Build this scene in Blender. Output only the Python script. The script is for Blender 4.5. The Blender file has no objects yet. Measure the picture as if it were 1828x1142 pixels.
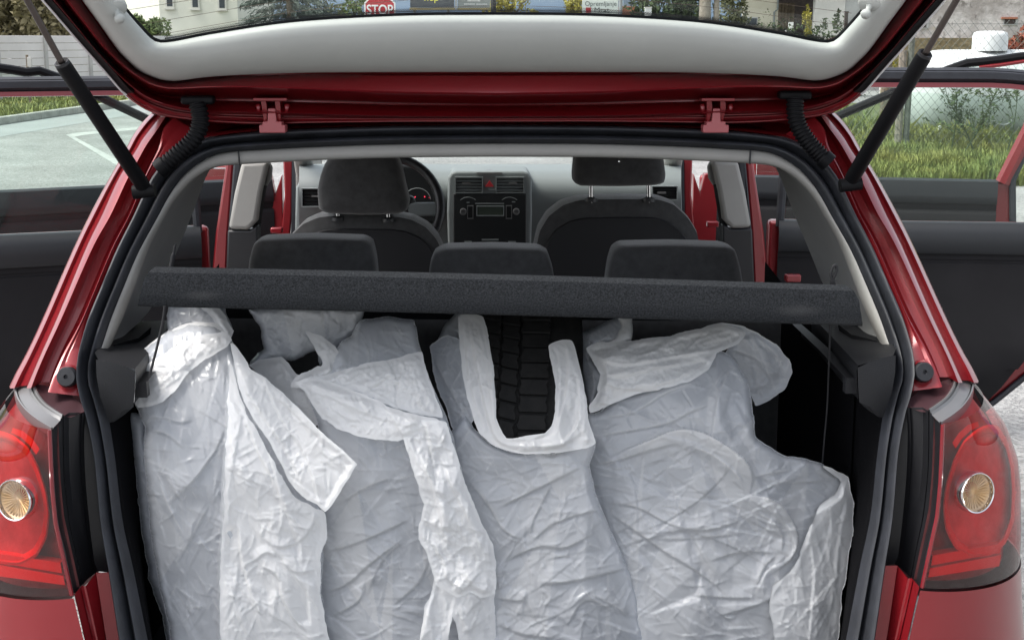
import bpy, bmesh, math, random
import numpy as np
from mathutils import Vector, Matrix
from mathutils.geometry import delaunay_2d_cdt

random.seed(7)
RNG = np.random.default_rng(11)
scene = bpy.context.scene
COL = scene.collection

# ------------------------------------------------------------------ camera
F, CX, CY = 2400.0, 914.0, 571.0
PITCH, YAW = math.radians(11.8), math.radians(1.3)
CAM = Vector((-0.028, 0.0, 1.6))
fwd = Vector((math.sin(YAW) * math.cos(PITCH), math.cos(YAW) * math.cos(PITCH), -math.sin(PITCH)))
rgt = fwd.cross(Vector((0, 0, 1))).normalized()
upv = rgt.cross(fwd).normalized()
cam_data = bpy.data.cameras.new("camera")
cam_data.sensor_width = 36.0
cam_data.lens = F / 1828.0 * 36.0
cam_data.clip_start = 0.05
cam_data.clip_end = 4000
cam = bpy.data.objects.new("camera", cam_data)
COL.objects.link(cam)
rot = Matrix((rgt, upv, -fwd)).transposed()
cam.matrix_world = Matrix.Translation(CAM) @ rot.to_4x4()
scene.camera = cam

# ------------------------------------------------------------------ world, sun, exposure
SUN_EL, SUN_AZ = math.radians(58), math.radians(262)   # azimuth measured from +y towards +x
world = bpy.data.worlds.new("World")
scene.world = world
world.use_nodes = True
wn, wl = world.node_tree.nodes, world.node_tree.links
wn.clear()
sky = wn.new("ShaderNodeTexSky")
sky.sky_type = 'NISHITA'
sky.sun_disc = False
sky.sun_elevation = SUN_EL
sky.sun_rotation = SUN_AZ
sky.air_density = 1.0
sky.dust_density = 3.0
hs = wn.new("ShaderNodeHueSaturation")          # thin overcast: the blue is mostly veiled
hs.inputs['Saturation'].default_value = 0.36
bg = wn.new("ShaderNodeBackground")
bg.inputs['Strength'].default_value = 0.15
wo = wn.new("ShaderNodeOutputWorld")
wl.new(sky.outputs[0], hs.inputs['Color'])
wl.new(hs.outputs[0], bg.inputs['Color'])
wl.new(bg.outputs[0], wo.inputs['Surface'])
sd = bpy.data.lights.new("sun", 'SUN')
sd.energy = 1.5
sd.angle = math.radians(25)
sd.color = (1.0, 0.96, 0.90)
sun = bpy.data.objects.new("sun", sd)
COL.objects.link(sun)
sdir = Vector((math.sin(SUN_AZ) * math.cos(SUN_EL), math.cos(SUN_AZ) * math.cos(SUN_EL), math.sin(SUN_EL)))
sun.rotation_euler = sdir.to_track_quat('Z', 'Y').to_euler()
scene.view_settings.view_transform = 'Standard'
scene.view_settings.look = 'None'
scene.view_settings.exposure = 1.15
scene.view_settings.gamma = 1.0
scene.render.engine = 'CYCLES'
scene.cycles.max_bounces = 10
scene.cycles.transparent_max_bounces = 24
scene.cycles.caustics_reflective = False
scene.cycles.caustics_refractive = False
scene.cycles.use_denoising = True

# ------------------------------------------------------------------ helpers
def ray(px, py):
    return (fwd + rgt * ((px - CX) / F) - upv * ((py - CY) / F))

def P(px, py, y=None, z=None):
    d = ray(px, py)
    t = (y - CAM.y) / d.y if y is not None else (z - CAM.z) / d.z
    return CAM + d * t

def PD(px, py, fn, off=0.0):
    """point of the view ray on the surface y = fn(z) + off"""
    d = ray(px, py)
    t = 2.3
    for _ in range(30):
        p = CAM + d * t
        t = 0.5 * t + 0.5 * ((fn(p.z) + off) / d.y)
    return CAM + d * t

def prop(o, label=None, cat=None, group=None, kind=None):
    if label: o['label'] = label
    if cat: o['category'] = cat
    if group: o['group'] = group
    if kind: o['kind'] = kind
    return o

def empty(name, loc=(0, 0, 0), label=None, cat=None, group=None, parent=None):
    o = bpy.data.objects.new(name, None)
    COL.objects.link(o)
    o.location = loc
    if parent: o.parent = parent
    return prop(o, label, cat, group)

class MB:
    """collects geometry in world coordinates; build() links it as one mesh object"""
    def __init__(s):
        s.v, s.f = [], []
    def add(s, vs, fs):
        b = len(s.v)
        s.v += [tuple(v) for v in vs]
        s.f += [tuple(i + b for i in f) for f in fs]
        return s
    def box(s, c, size, m=None):
        x, y, z = size[0] / 2, size[1] / 2, size[2] / 2
        vs = [Vector((i * x, j * y, k * z)) for i in (-1, 1) for j in (-1, 1) for k in (-1, 1)]
        if m is not None: vs = [m @ v for v in vs]
        vs = [v + Vector(c) for v in vs]
        return s.add(vs, [(0, 1, 3, 2), (4, 6, 7, 5), (0, 4, 5, 1), (2, 3, 7, 6), (0, 2, 6, 4), (1, 5, 7, 3)])
    def grid(s, rows, closed=False):
        n, m = len(rows), len(rows[0])
        vs = [p for r in rows for p in r]
        fs = []
        for i in range(n - 1):
            for j in range(m - 1 + (1 if closed else 0)):
                k = (j + 1) % m
                fs.append((i * m + j, i * m + k, (i + 1) * m + k, (i + 1) * m + j))
        return s.add(vs, fs)
    def tube(s, path, r, n=10, cap=True):
        path = [Vector(p) for p in path]
        rs = r if isinstance(r, (list, tuple)) else [r] * len(path)
        rows = []
        nrm = None
        for i, p in enumerate(path):
            t = (path[min(i + 1, len(path) - 1)] - path[max(i - 1, 0)]).normalized()
            if nrm is None:
                nrm = t.orthogonal().normalized()
            else:
                nrm = (nrm - t * nrm.dot(t)).normalized()
            b = t.cross(nrm)
            rows.append([p + (nrm * math.cos(a) + b * math.sin(a)) * rs[i] for a in [2 * math.pi * k / n for k in range(n)]])
        base = len(s.v)
        s.grid(rows, closed=True)
        if cap:
            s.f.append(tuple(base + k for k in range(n))[::-1])
            e = base + (len(path) - 1) * n
            s.f.append(tuple(e + k for k in range(n)))
        return s
    def disc(s, c, nrm, r, n=28, thick=0.0, rx=None):
        nrm = Vector(nrm).normalized()
        a = nrm.orthogonal().normalized(); b = nrm.cross(a)
        c = Vector(c)
        ring = [c + a * (r * math.cos(2 * math.pi * k / n)) + b * (r * math.sin(2 * math.pi * k / n)) for k in range(n)]
        if thick:
            back = [p - nrm * thick for p in ring]
            return s.add(ring + back, [tuple(range(n))] + [tuple(range(n, 2 * n))[::-1]] + [(k, n + k, n + (k + 1) % n, (k + 1) % n) for k in range(n)])
        return s.add(ring, [tuple(range(n))])
    def prism(s, pts, depth):
        """extrude a polygon (list of 3-D points) along the vector depth"""
        n = len(pts); d = Vector(depth)
        pts = [Vector(p) for p in pts]
        return s.add(pts + [p + d for p in pts], [tuple(range(n)), tuple(range(n, 2 * n))[::-1]] + [(k, n + k, n + (k + 1) % n, (k + 1) % n) for k in range(n)])
    def lathe(s, prof, c, axis, n=32):
        """prof: list of (radius, height along axis)"""
        axis = Vector(axis).normalized(); a = axis.orthogonal().normalized(); b = axis.cross(a); c = Vector(c)
        rows = [[c + axis * h + (a * math.cos(2 * math.pi * k / n) + b * math.sin(2 * math.pi * k / n)) * r for k in range(n)] for r, h in prof]
        return s.grid(rows, closed=True)
    def mirror(s):
        m = MB()
        m.v = [(-x, y, z) for x, y, z in s.v]
        m.f = [f[::-1] for f in s.f]
        return m
    def build(s, name, mat, parent=None, smooth=True, angle=40, bevel=0.0, seg=2, subsurf=0, kind=None, recalc=True):
        me = bpy.data.meshes.new(name)
        me.from_pydata(s.v, [], s.f)
        me.validate()
        if recalc:
            bm = bmesh.new(); bm.from_mesh(me)
            bmesh.ops.recalc_face_normals(bm, faces=bm.faces)
            bm.to_mesh(me); bm.free()
        me.materials.append(mat)
        o = bpy.data.objects.new(name, me)
        COL.objects.link(o)
        if parent is not None:
            o.parent = parent
            off = Vector(parent.get('_org', (0, 0, 0)))
            if off.length > 0:
                me.transform(Matrix.Translation(-off))
            o['_org'] = tuple(off)
        if smooth:
            me.polygons.foreach_set('use_smooth', [True] * len(me.polygons))
            try:
                me.set_sharp_from_angle(angle=math.radians(angle))
            except Exception:
                pass
        if bevel:
            b = o.modifiers.new('bevel', 'BEVEL'); b.width = bevel; b.segments = seg; b.limit_method = 'ANGLE'; b.angle_limit = math.radians(35)
            b.harden_normals = False
        if subsurf:
            m = o.modifiers.new('sub', 'SUBSURF'); m.levels = m.render_levels = subsurf
        if kind: o['kind'] = kind
        return o

def root(name, org, label, cat, group=None):
    o = empty(name, org, label, cat, group)
    o['_org'] = tuple(org)
    return o

def crom(pts, n):
    """n points along a Catmull-Rom curve through pts (tuples of any dimension), even in arc length"""
    a = np.array([tuple(p) for p in pts], float)
    ext = np.vstack([2 * a[0] - a[1], a, 2 * a[-1] - a[-2]])
    out = []
    for i in range(1, len(ext) - 2):
        p0, p1, p2, p3 = ext[i - 1], ext[i], ext[i + 1], ext[i + 2]
        for t in np.linspace(0, 1, 24, endpoint=False):
            out.append(0.5 * (2 * p1 + (p2 - p0) * t + (2 * p0 - 5 * p1 + 4 * p2 - p3) * t * t + (3 * p1 - p0 - 3 * p2 + p3) * t ** 3))
    out.append(a[-1])
    out = np.array(out)
    s = np.concatenate([[0], np.cumsum(np.linalg.norm(np.diff(out, axis=0), axis=1))])
    q = np.linspace(0, s[-1], n)
    return np.stack([np.interp(q, s, out[:, k]) for k in range(out.shape[1])], 1)

def closed_crom(pts, step):
    a = np.array(pts, float)
    n = len(a)
    out = []
    for i in range(n):
        p0, p1, p2, p3 = a[(i - 1) % n], a[i], a[(i + 1) % n], a[(i + 2) % n]
        L = np.linalg.norm(p2 - p1)
        k = max(1, int(round(L / step)))
        for t in np.arange(k) / k:
            out.append(herm(p0, p1, p2, p3, t))
    return np.array(out)

def herm(p0, p1, p2, p3, t, k=0.20):
    m1, m2 = (p2 - p0) * k, (p3 - p1) * k
    t2, t3 = t * t, t ** 3
    return (2 * t3 - 3 * t2 + 1) * p1 + (t3 - 2 * t2 + t) * m1 + (-2 * t3 + 3 * t2) * p2 + (t3 - t2) * m2

# ------------------------------------------------------------------ materials
def nt(m):
    return m.node_tree.nodes, m.node_tree.links

def mat(name, col, rough=0.5, metal=0.0, coat=0.0, spec=0.5, vary=0.0, vscale=8.0, bump=0.0, bscale=60.0, emit=None, bdist=0.01, coat_rough=0.05, vcol=None):
    m = bpy.data.materials.new(name)
    m.use_nodes = True
    n, l = nt(m)
    b = n['Principled BSDF']
    b.inputs['Base Color'].default_value = (*col, 1)
    b.inputs['Roughness'].default_value = rough
    b.inputs['Metallic'].default_value = metal
    b.inputs['Coat Weight'].default_value = coat
    b.inputs['Coat Roughness'].default_value = coat_rough
    b.inputs['Specular IOR Level'].default_value = spec
    tc = n.new('ShaderNodeTexCoord')
    if vary or vcol:
        no = n.new('ShaderNodeTexNoise'); no.inputs['Scale'].default_value = vscale; no.inputs['Detail'].default_value = 6
        no.inputs['Roughness'].default_value = 0.65
        l.new(tc.outputs['Object'], no.inputs['Vector'])
        mx = n.new('ShaderNodeMix'); mx.data_type = 'RGBA'
        c2 = vcol if vcol else tuple(min(1, c * (1 + vary)) for c in col)
        c1 = col if vcol else tuple(c * (1 - vary) for c in col)
        mx.inputs[6].default_value = (*c1, 1); mx.inputs[7].default_value = (*c2, 1)
        rp = n.new('ShaderNodeValToRGB'); rp.color_ramp.elements[0].position = 0.33; rp.color_ramp.elements[1].position = 0.67
        l.new(no.outputs[0], rp.inputs[0]); l.new(rp.outputs[0], mx.inputs[0]); l.new(mx.outputs[2], b.inputs['Base Color'])
    if bump:
        nb = n.new('ShaderNodeTexNoise'); nb.inputs['Scale'].default_value = bscale; nb.inputs['Detail'].default_value = 4
        l.new(tc.outputs['Object'], nb.inputs['Vector'])
        bp = n.new('ShaderNodeBump'); bp.inputs['Strength'].default_value = bump; bp.inputs['Distance'].default_value = bdist
        l.new(nb.outputs[0], bp.inputs['Height']); l.new(bp.outputs[0], b.inputs['Normal'])
    if emit:
        b.inputs['Emission Color'].default_value = (*emit[0], 1); b.inputs['Emission Strength'].default_value = emit[1]
    return m

def fresnel2(n, l, ior, normal=None):
    """Fresnel of a thin pane: the same from both faces"""
    ge = n.new('ShaderNodeNewGeometry')
    mr = n.new('ShaderNodeMapRange'); mr.inputs[3].default_value = ior; mr.inputs[4].default_value = 1.0 / ior
    l.new(ge.outputs['Backfacing'], mr.inputs[0])
    fr = n.new('ShaderNodeFresnel'); l.new(mr.outputs[0], fr.inputs['IOR'])
    return fr

def paint_mat(name, col, vary=0.06):
    m = mat(name, col, rough=0.36, metal=0.28, coat=0.75, coat_rough=0.04, vary=vary, vscale=3, bump=0.02, bscale=900, bdist=0.001)
    n, l = nt(m)                      # a thin film of road dust dulls the lacquer in patches
    no = n.new('ShaderNodeTexNoise'); no.inputs['Scale'].default_value = 7; no.inputs['Detail'].default_value = 9; no.inputs['Roughness'].default_value = .75
    l.new(n['Texture Coordinate'].outputs['Object'], no.inputs['Vector'])
    mr = n.new('ShaderNodeMapRange'); mr.inputs[1].default_value = .35; mr.inputs[2].default_value = .75; mr.inputs[3].default_value = .03; mr.inputs[4].default_value = .22
    l.new(no.outputs[0], mr.inputs[0]); l.new(mr.outputs[0], n['Principled BSDF'].inputs['Coat Roughness'])
    return m

def glass_mat(name, tint, gloss=1.45, base=0.0):
    m = bpy.data.materials.new(name); m.use_nodes = True
    n, l = nt(m); n.clear()
    tr = n.new('ShaderNodeBsdfTransparent'); tr.inputs[0].default_value = (*tint, 1)
    gl = n.new('ShaderNodeBsdfGlossy'); gl.inputs['Roughness'].default_value = 0.02
    fr = fresnel2(n, l, gloss)
    mx = n.new('ShaderNodeMixShader'); out = n.new('ShaderNodeOutputMaterial')
    l.new(fr.outputs[0], mx.inputs[0]); l.new(tr.outputs[0], mx.inputs[1]); l.new(gl.outputs[0], mx.inputs[2])
    last = mx
    if base:
        df = n.new('ShaderNodeBsdfDiffuse'); df.inputs[0].default_value = (0.55, 0.6, 0.56, 1)
        m2 = n.new('ShaderNodeMixShader'); m2.inputs[0].default_value = base
        l.new(mx.outputs[0], m2.inputs[1]); l.new(df.outputs[0], m2.inputs[2]); last = m2
    l.new(last.outputs[0], out.inputs[0])
    return m

def film_mat(name, clear, col=(0.77, 0.80, 0.85), trans=0.50, rough=0.2, white=(0.86, 0.865, 0.87)):
    """thin polythene: part see-through, part diffuse, part light passed on, with a soft sheen"""
    m = bpy.data.materials.new(name); m.use_nodes = True
    n, l = nt(m); n.clear()
    tc = n.new('ShaderNodeTexCoord')
    no = n.new('ShaderNodeTexNoise'); no.inputs['Scale'].default_value = 90; no.inputs['Detail'].default_value = 6
    no.inputs['Distortion'].default_value = 1.6
    l.new(tc.outputs['Object'], no.inputs['Vector'])
    bp = n.new('ShaderNodeBump'); bp.inputs['Strength'].default_value = 0.07; bp.inputs['Distance'].default_value = 0.003
    l.new(no.outputs[0], bp.inputs['Height'])
    df = n.new('ShaderNodeBsdfDiffuse'); df.inputs[0].default_value = (*col, 1)
    tl = n.new('ShaderNodeBsdfTranslucent'); tl.inputs[0].default_value = (*col, 1)
    tr = n.new('ShaderNodeBsdfTransparent'); tr.inputs[0].default_value = (0.93, 0.95, 0.98, 1)
    gl = n.new('ShaderNodeBsdfGlossy'); gl.inputs['Roughness'].default_value = rough; gl.inputs[0].default_value = (1, 1, 1, 1)
    fr = fresnel2(n, l, 1.42)
    a = n.new('ShaderNodeMixShader'); a.inputs[0].default_value = trans
    b = n.new('ShaderNodeMixShader')
    c = n.new('ShaderNodeMixShader')
    at = n.new('ShaderNodeAttribute'); at.attribute_name = 'stress_glint'      # stretched and doubled film turns whiter; crease glints are painted in with it
    mx = n.new('ShaderNodeMix'); mx.data_type = 'RGBA'; mx.inputs[6].default_value = (*col, 1); mx.inputs[7].default_value = (*white, 1)
    l.new(at.outputs['Fac'], mx.inputs[0])
    for s in (df, tl): l.new(mx.outputs[2], s.inputs[0])
    mr = n.new('ShaderNodeMapRange'); mr.inputs[3].default_value = clear; mr.inputs[4].default_value = clear * .15
    l.new(at.outputs['Fac'], mr.inputs[0]); l.new(mr.outputs[0], b.inputs[0])
    out = n.new('ShaderNodeOutputMaterial')
    for s in (df, tl, gl, fr): l.new(bp.outputs[0], s.inputs['Normal'])
    l.new(df.outputs[0], a.inputs[1]); l.new(tl.outputs[0], a.inputs[2])
    l.new(a.outputs[0], b.inputs[1]); l.new(tr.outputs[0], b.inputs[2])
    l.new(fr.outputs[0], c.inputs[0]); l.new(b.outputs[0], c.inputs[1]); l.new(gl.outputs[0], c.inputs[2])
    l.new(c.outputs[0], out.inputs[0])
    return m

M = {}
M['red'] = paint_mat('red_paint', (0.225, 0.008, 0.013))
M['black_rubber'] = mat('black_rubber', (0.018, 0.019, 0.023), 0.62, bump=0.08, bscale=400, bdist=0.002, vary=0.25, vscale=20)
M['seal'] = mat('seal_rubber', (0.022, 0.024, 0.030), 0.55, vary=0.35, vscale=14, bump=0.06, bscale=300, bdist=0.002)
M['black_plastic'] = mat('black_plastic', (0.012, 0.012, 0.014), 0.42, bump=0.10, bscale=700, bdist=0.001, vary=0.2)
M['grain_plastic'] = mat('grained_plastic', (0.012, 0.0125, 0.0145), 0.5, spec=.35, bump=0.35, bscale=520, bdist=0.002, vary=0.2)
M['dark_fabric'] = mat('seat_fabric', (0.042, 0.042, 0.043), 0.92, bump=0.3, bscale=700, bdist=0.002, vary=0.25, vscale=40)
M['dark_fabric'].node_tree.nodes['Principled BSDF'].inputs['Sheen Weight'].default_value = 0.35
M['carpet'] = mat('shelf_carpet', (0.027, 0.029, 0.032), 0.97, bump=0.9, bscale=560, bdist=0.003, vary=0.6, vscale=330, spec=0.12)
M['trim_grey'] = mat('pale_trim', (0.33, 0.32, 0.30), 0.62, bump=0.12, bscale=600, bdist=0.001, vary=0.05)
M['hatch_trim'] = mat('hatch_trim', (0.46, 0.47, 0.45), 0.6, bump=0.08, bscale=800, bdist=0.001, vary=0.03)
M['hatch_glass'] = glass_mat('hatch_glass', (0.84, 0.89, 0.86))
M['door_glass'] = glass_mat('door_glass', (0.945, 0.985, 0.962), gloss=1.28, base=0.004)
M['clear_glass'] = glass_mat('windscreen_glass', (0.88, 0.92, 0.90))
M['chrome'] = mat('chrome', (0.75, 0.75, 0.75), 0.12, metal=1.0)
M['satin'] = mat('satin_silver', (0.19, 0.187, 0.187), 0.42, metal=0.5, bump=0.05, bscale=500, bdist=0.001)
M['dash'] = mat('dash_plastic', (0.21, 0.23, 0.23), 0.5, bump=0.2, bscale=500, bdist=0.001)
M['dash_dark'] = mat('console_plastic', (0.012, 0.013, 0.014), 0.4)
M['lamp_red'] = glass_mat('lamp_lens', (0.86, 0.17, 0.18), 1.75)
M['lamp_bowl'] = mat('lamp_bowl', (0.58, 0.42, 0.40), 0.35, metal=0.5, vary=0.2, vscale=20)
M['lamp_body'] = mat('lamp_body', (0.28, 0.10, 0.10), 0.35, metal=0.3, vary=0.2, vscale=20)
M['lamp_edge'] = mat('lamp_edge', (0.20, 0.010, 0.016), 0.25, coat=.6)
M['lamp_bright'] = mat('lamp_reflector', (0.62, 0.03, 0.03), 0.3)
M['lamp_clear'] = glass_mat('lamp_clear', (0.98, 0.93, 0.86), 1.5)
M['amber'] = mat('amber_bowl', (0.62, 0.50, 0.38), 0.35, metal=0.5, vcol=(0.74, 0.46, 0.18), vscale=18)
M['film'] = film_mat('bag_film', 0.21)
M['film2'] = film_mat('bag_film_folded', 0.10, (0.92, 0.92, 0.915), trans=0.42)
M['tyre'] = mat('tyre_rubber', (0.006, 0.006, 0.0063), 0.75, spec=.3, bump=0.3, bscale=160, bdist=0.003, vcol=(0.014, 0.0135, 0.013), vscale=55)
M['hazard'] = mat('hazard_red', (0.5, 0.03, 0.04), 0.35)
M['lcd'] = mat('radio_lcd', (0.06, 0.075, 0.06), 0.2)
M['telltale'] = mat('telltale', (0.4, 0.01, 0.02), 0.4, emit=((1, 0.05, 0.1), 0.6))
M['strut'] = mat('strut_black', (0.005, 0.005, 0.006), 0.5, spec=.15)
M['steel'] = mat('strut_steel', (0.09, 0.075, 0.07), 0.28, metal=0.9)
M['cord'] = mat('black_cord', (0.012, 0.012, 0.014), 0.8)
# ================================================================== setting
def G(px, py): return P(px, py, z=0.0)
def struct(g, name, m, **k):
    o = g.build(name, m, None, **k); o['kind'] = 'structure'; return o
M['asphalt'] = mat('asphalt', (0.26, 0.258, 0.25), 0.92, vcol=(0.34, 0.337, 0.33), vscale=1.1, bump=1.0, bscale=70, bdist=.02)
_n, _l = nt(M['asphalt'])            # stones in the surface and darker worn patches
_v = _n.new('ShaderNodeTexVoronoi'); _v.inputs['Scale'].default_value = 55
_l.new(_n['Texture Coordinate'].outputs['Object'], _v.inputs['Vector'])
_hv = _n.new('ShaderNodeHueSaturation'); _mr = _n.new('ShaderNodeMapRange'); _mr.inputs[3].default_value = .62; _mr.inputs[4].default_value = 1.45
_l.new(_v.outputs['Color'], _mr.inputs[0]); _l.new(_mr.outputs[0], _hv.inputs['Value'])
_b = _n['Principled BSDF']; _s = _b.inputs['Base Color'].links[0].from_socket
_l.new(_s, _hv.inputs['Color'])
_big = _n.new('ShaderNodeTexNoise'); _big.inputs['Scale'].default_value = .35; _big.inputs['Detail'].default_value = 7; _big.inputs['Roughness'].default_value = .7
_l.new(_n['Texture Coordinate'].outputs['Object'], _big.inputs['Vector'])
_m2 = _n.new('ShaderNodeMapRange'); _m2.inputs[1].default_value = .35; _m2.inputs[2].default_value = .65; _m2.inputs[3].default_value = .80; _m2.inputs[4].default_value = 1.12
_l.new(_big.outputs[0], _m2.inputs[0])
_h2 = _n.new('ShaderNodeHueSaturation'); _l.new(_m2.outputs[0], _h2.inputs['Value']); _l.new(_hv.outputs[0], _h2.inputs['Color']); _l.new(_h2.outputs[0], _b.inputs['Base Color'])
M['road'] = mat('road_asphalt', (0.26, 0.27, 0.27), 0.9, vcol=(0.32, 0.33, 0.33), vscale=.8, bump=.5, bscale=80, bdist=.008)
M['paint'] = mat('road_paint', (0.34, 0.34, 0.325), 0.85, vcol=(0.47, 0.47, 0.455), vscale=5)
M['kerb'] = mat('kerb_concrete', (0.36, 0.35, 0.32), 0.9, vary=.2, vscale=3, bump=.4, bscale=40)
M['soil'] = mat('grass_soil', (0.07, 0.09, 0.03), 1.0, vcol=(0.12, 0.13, 0.05), vscale=2, bump=.6, bscale=20, bdist=.03)
M['grass'] = mat('grass_blades', (0.095, 0.145, 0.03), 0.75, vcol=(0.29, 0.28, 0.07), vscale=1.1)
M['hill'] = mat('far_hill', (0.085, 0.125, 0.19), 1.0, vcol=(0.11, 0.15, 0.205), vscale=.02)  # blue of the distance haze is put into the hill colour
g = MB(); g.add([(-600, -300, 0), (600, -300, 0), (600, 1500, 0), (-600, 1500, 0)], [(0, 1, 2, 3)])
struct(g, 'ground', M['asphalt'], smooth=False)
# road strip along the kerb, with its seam, the kerb stones and the verge
ka, kb = G(0, 224), G(231, 190)
kd = (kb - ka).normalized(); kn = Vector((-kd.y, kd.x, 0))
if kn.y < 0: kn = -kn
sa = G(0, 245)
wid = (sa - ka).dot(-kn)
K = lambda s, n, z=0.0: ka + kd * s + kn * n + Vector((0, 0, z))
g = MB(); g.add([K(-30, -wid, .004), K(60, -wid, .004), K(60, 0, .004), K(-30, 0, .004)], [(0, 1, 2, 3)])
road = struct(g, 'road', M['road'], smooth=False)
kerb = empty('kerb'); kerb['kind'] = 'structure'; kerb['_org'] = (0, 0, 0)
base = None
for i in range(40):
    s0 = -12 + i * 1.0
    g = MB(); c = K(s0 + .5, .09, .07)
    g.box(c, (.985, .17, .15), Matrix.Rotation(math.atan2(kd.y, kd.x), 3, 'Z'))
    g.build('kerb_stone', M['kerb'], kerb, bevel=.02, seg=2)
g = MB(); g.add([K(-30, .17, .10), K(60, .17, .10), K(60, 12, .12), K(-30, 12, .12)], [(0, 1, 2, 3)])
struct(g, 'verge', M['soil'], smooth=False)
# white L mark on the paving
mk = MB()
for pts in ([(118, 241), (134, 238), (262, 226), (262, 230), (150, 242), (128, 246)], [(118, 241.5), (132, 244.5), (222, 292), (260, 312), (246, 312), (205, 294)]):
    mk.add([G(x, y) + Vector((0, 0, .004)) for x, y in pts], [tuple(range(len(pts)))])
struct(mk, 'road_marking', M['paint'], smooth=False)
# hills beyond
rows = []
for k, x in enumerate(np.linspace(-1400, 1600, 60)):
    hz = 62 + 26 * math.sin(x * .004 + 1.2) + 12 * math.sin(x * .013)
    rows.append([Vector((x, 1000, -2)), Vector((x, 1100, hz * .6)), Vector((x, 1250, hz)), Vector((x, 1500, hz * .7)), Vector((x, 1700, -2))])
struct(MB().grid(rows), 'hills', M['hill'])

def leaves(center, radii, n, size, rng, squash=None, hollow=.35):
    """n leaf-sized quads through an uneven volume made of clumps"""
    k = 14
    cl = rng.normal(0, .45, (k, 3)); cl /= np.maximum(1, np.linalg.norm(cl, axis=1) / .85)[:, None]
    rad = rng.uniform(.22, .48, k)
    i = rng.integers(0, k, n)
    dv = rng.normal(0, 1, (n, 3)); dv /= np.linalg.norm(dv, axis=1)[:, None]
    r = rng.uniform(hollow, 1, n) ** .5
    p = (cl[i] + dv * (rad[i] * r)[:, None]) * np.array(radii) + np.array(tuple(center))
    a = rng.normal(0, 1, (n, 3)); a /= np.linalg.norm(a, axis=1)[:, None]
    b = np.cross(a, rng.normal(0, 1, (n, 3))); b /= np.linalg.norm(b, axis=1)[:, None]
    s = (size * rng.uniform(.6, 1.4, n))[:, None]
    v = np.stack([p - a * s, p + b * s * .45, p + a * s, p - b * s * .45], 1).reshape(-1, 3)
    g = MB(); g.v = [tuple(x) for x in v]; g.f = [(4 * j, 4 * j + 1, 4 * j + 2, 4 * j + 3) for j in range(n)]
    return g
def leafmat(name, c1, c2, sc=1.2):
    return mat(name, c1, 0.75, vcol=c2, vscale=sc, spec=.25)
M['bark'] = mat('bark', (0.16, 0.125, 0.09), .95, vary=.4, vscale=6, bump=.8, bscale=14, bdist=.03)
M['pale_bark'] = mat('pale_bark', (0.34, 0.30, 0.25), .95, vcol=(0.22, 0.18, 0.14), vscale=3, bump=.8, bscale=9, bdist=.04)
def tree(name, px, y, zc, radii, n, size, m, label, cat='tree', seed=1, trunk=True, th=.12, group=None):
    base_ = P(px, 70, y=y); base_.z = 0
    r = root(name, tuple(base_), label, cat, group)
    rng = np.random.default_rng(seed)
    c = base_ + Vector((0, 0, zc))
    leaves(c, radii, n, size, rng).build('crown', m, r, smooth=False, recalc=False)
    if trunk:
        g = MB(); g.tube([base_, base_ + Vector((.05, .02, zc * .5)), c], [th, th * .8, th * .45], 9)
        for k in range(5):
            e = c + Vector((rng.normal(0, .5) * radii[0], rng.normal(0, .4) * radii[1], rng.uniform(-.2, .6) * radii[2]))
            g.tube([c - Vector((0, 0, zc * .25)), c.lerp(e, .5) + Vector((0, 0, .1)), e], [th * .4, th * .25, th * .1], 6)
        g.build('trunk', M['bark'], r)
    return r
M['lf_brown'] = leafmat('hedge_leaf', (0.14, 0.125, 0.065), (0.32, 0.28, 0.17), 2.5)
M['lf_green'] = leafmat('bush_leaf', (0.07, 0.11, 0.035), (0.16, 0.20, 0.07), 1.5)
M['lf_conifer'] = leafmat('conifer_leaf', (0.07, 0.09, 0.08), (0.15, 0.18, 0.15), 1.2)
M['lf_yellow'] = leafmat('yellow_leaf', (0.27, 0.25, 0.05), (0.46, 0.40, 0.08), 1.0)
M['lf_dark'] = leafmat('dark_leaf', (0.03, 0.05, 0.02), (0.085, 0.12, 0.05), 1.1)
M['lf_red'] = leafmat('red_leaf', (0.20, 0.05, 0.035), (0.34, 0.13, 0.08), 2)
M['lf_mixed'] = leafmat('mixed_leaf', (0.10, 0.115, 0.05), (0.20, 0.20, 0.11), .9)

# ---------------------------------------------------------------- plank fence on the left
M['plank'] = mat('fence_plank', (0.70, 0.67, 0.65), .8, vcol=(0.80, 0.77, 0.75), vscale=1.2, bump=.2, bscale=60)
M['post'] = mat('fence_post', (0.48, 0.47, 0.45), .85, vary=.15, vscale=4)
fa, fb = G(0, 187), G(262, 172)
fd = (fb - fa).normalized()
fence = root('plank_fence', tuple(fa), 'pale grey fence of horizontal boards behind the grass verge at the left', 'fence')
Rz = Matrix.Rotation(math.atan2(fd.y, fd.x), 3, 'Z')
rng = np.random.default_rng(4)
bay = 1.62
for i in range(-2, 9):
    c = fa + fd * (i * bay + .06)
    MB().box(c + Vector((0, -.03, .83)), (.09, .11, 1.66), Rz).build('post', M['post'], fence, bevel=.008)
    for k in range(8):
        z = .17 + k * .190
        MB().box(c + fd * (bay / 2) + Vector((0, .02 + rng.uniform(-.006, .006), z + .09)), (bay - .10, .03, .178), Rz @ Matrix.Rotation(rng.uniform(-.012, .012) + .05, 3, 'X')).build('board', M['plank'], fence, smooth=False)
mkp = root('marker_post', tuple(G(55, 196)), 'small grey marker post standing before the pale board fence', 'post')
pz = G(55, 196)
MB().box(pz + Vector((0, 0, .62)), (.05, .05, 1.24)).build('stake', M['bark'], mkp, bevel=.006)
MB().box(pz + Vector((.06, -.03, 1.08)), (.10, .05, .22)).build('plate', M['post'], mkp, bevel=.006)
hx = 90
hb = P(hx, 70, y=39); hb.z = 0
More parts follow.
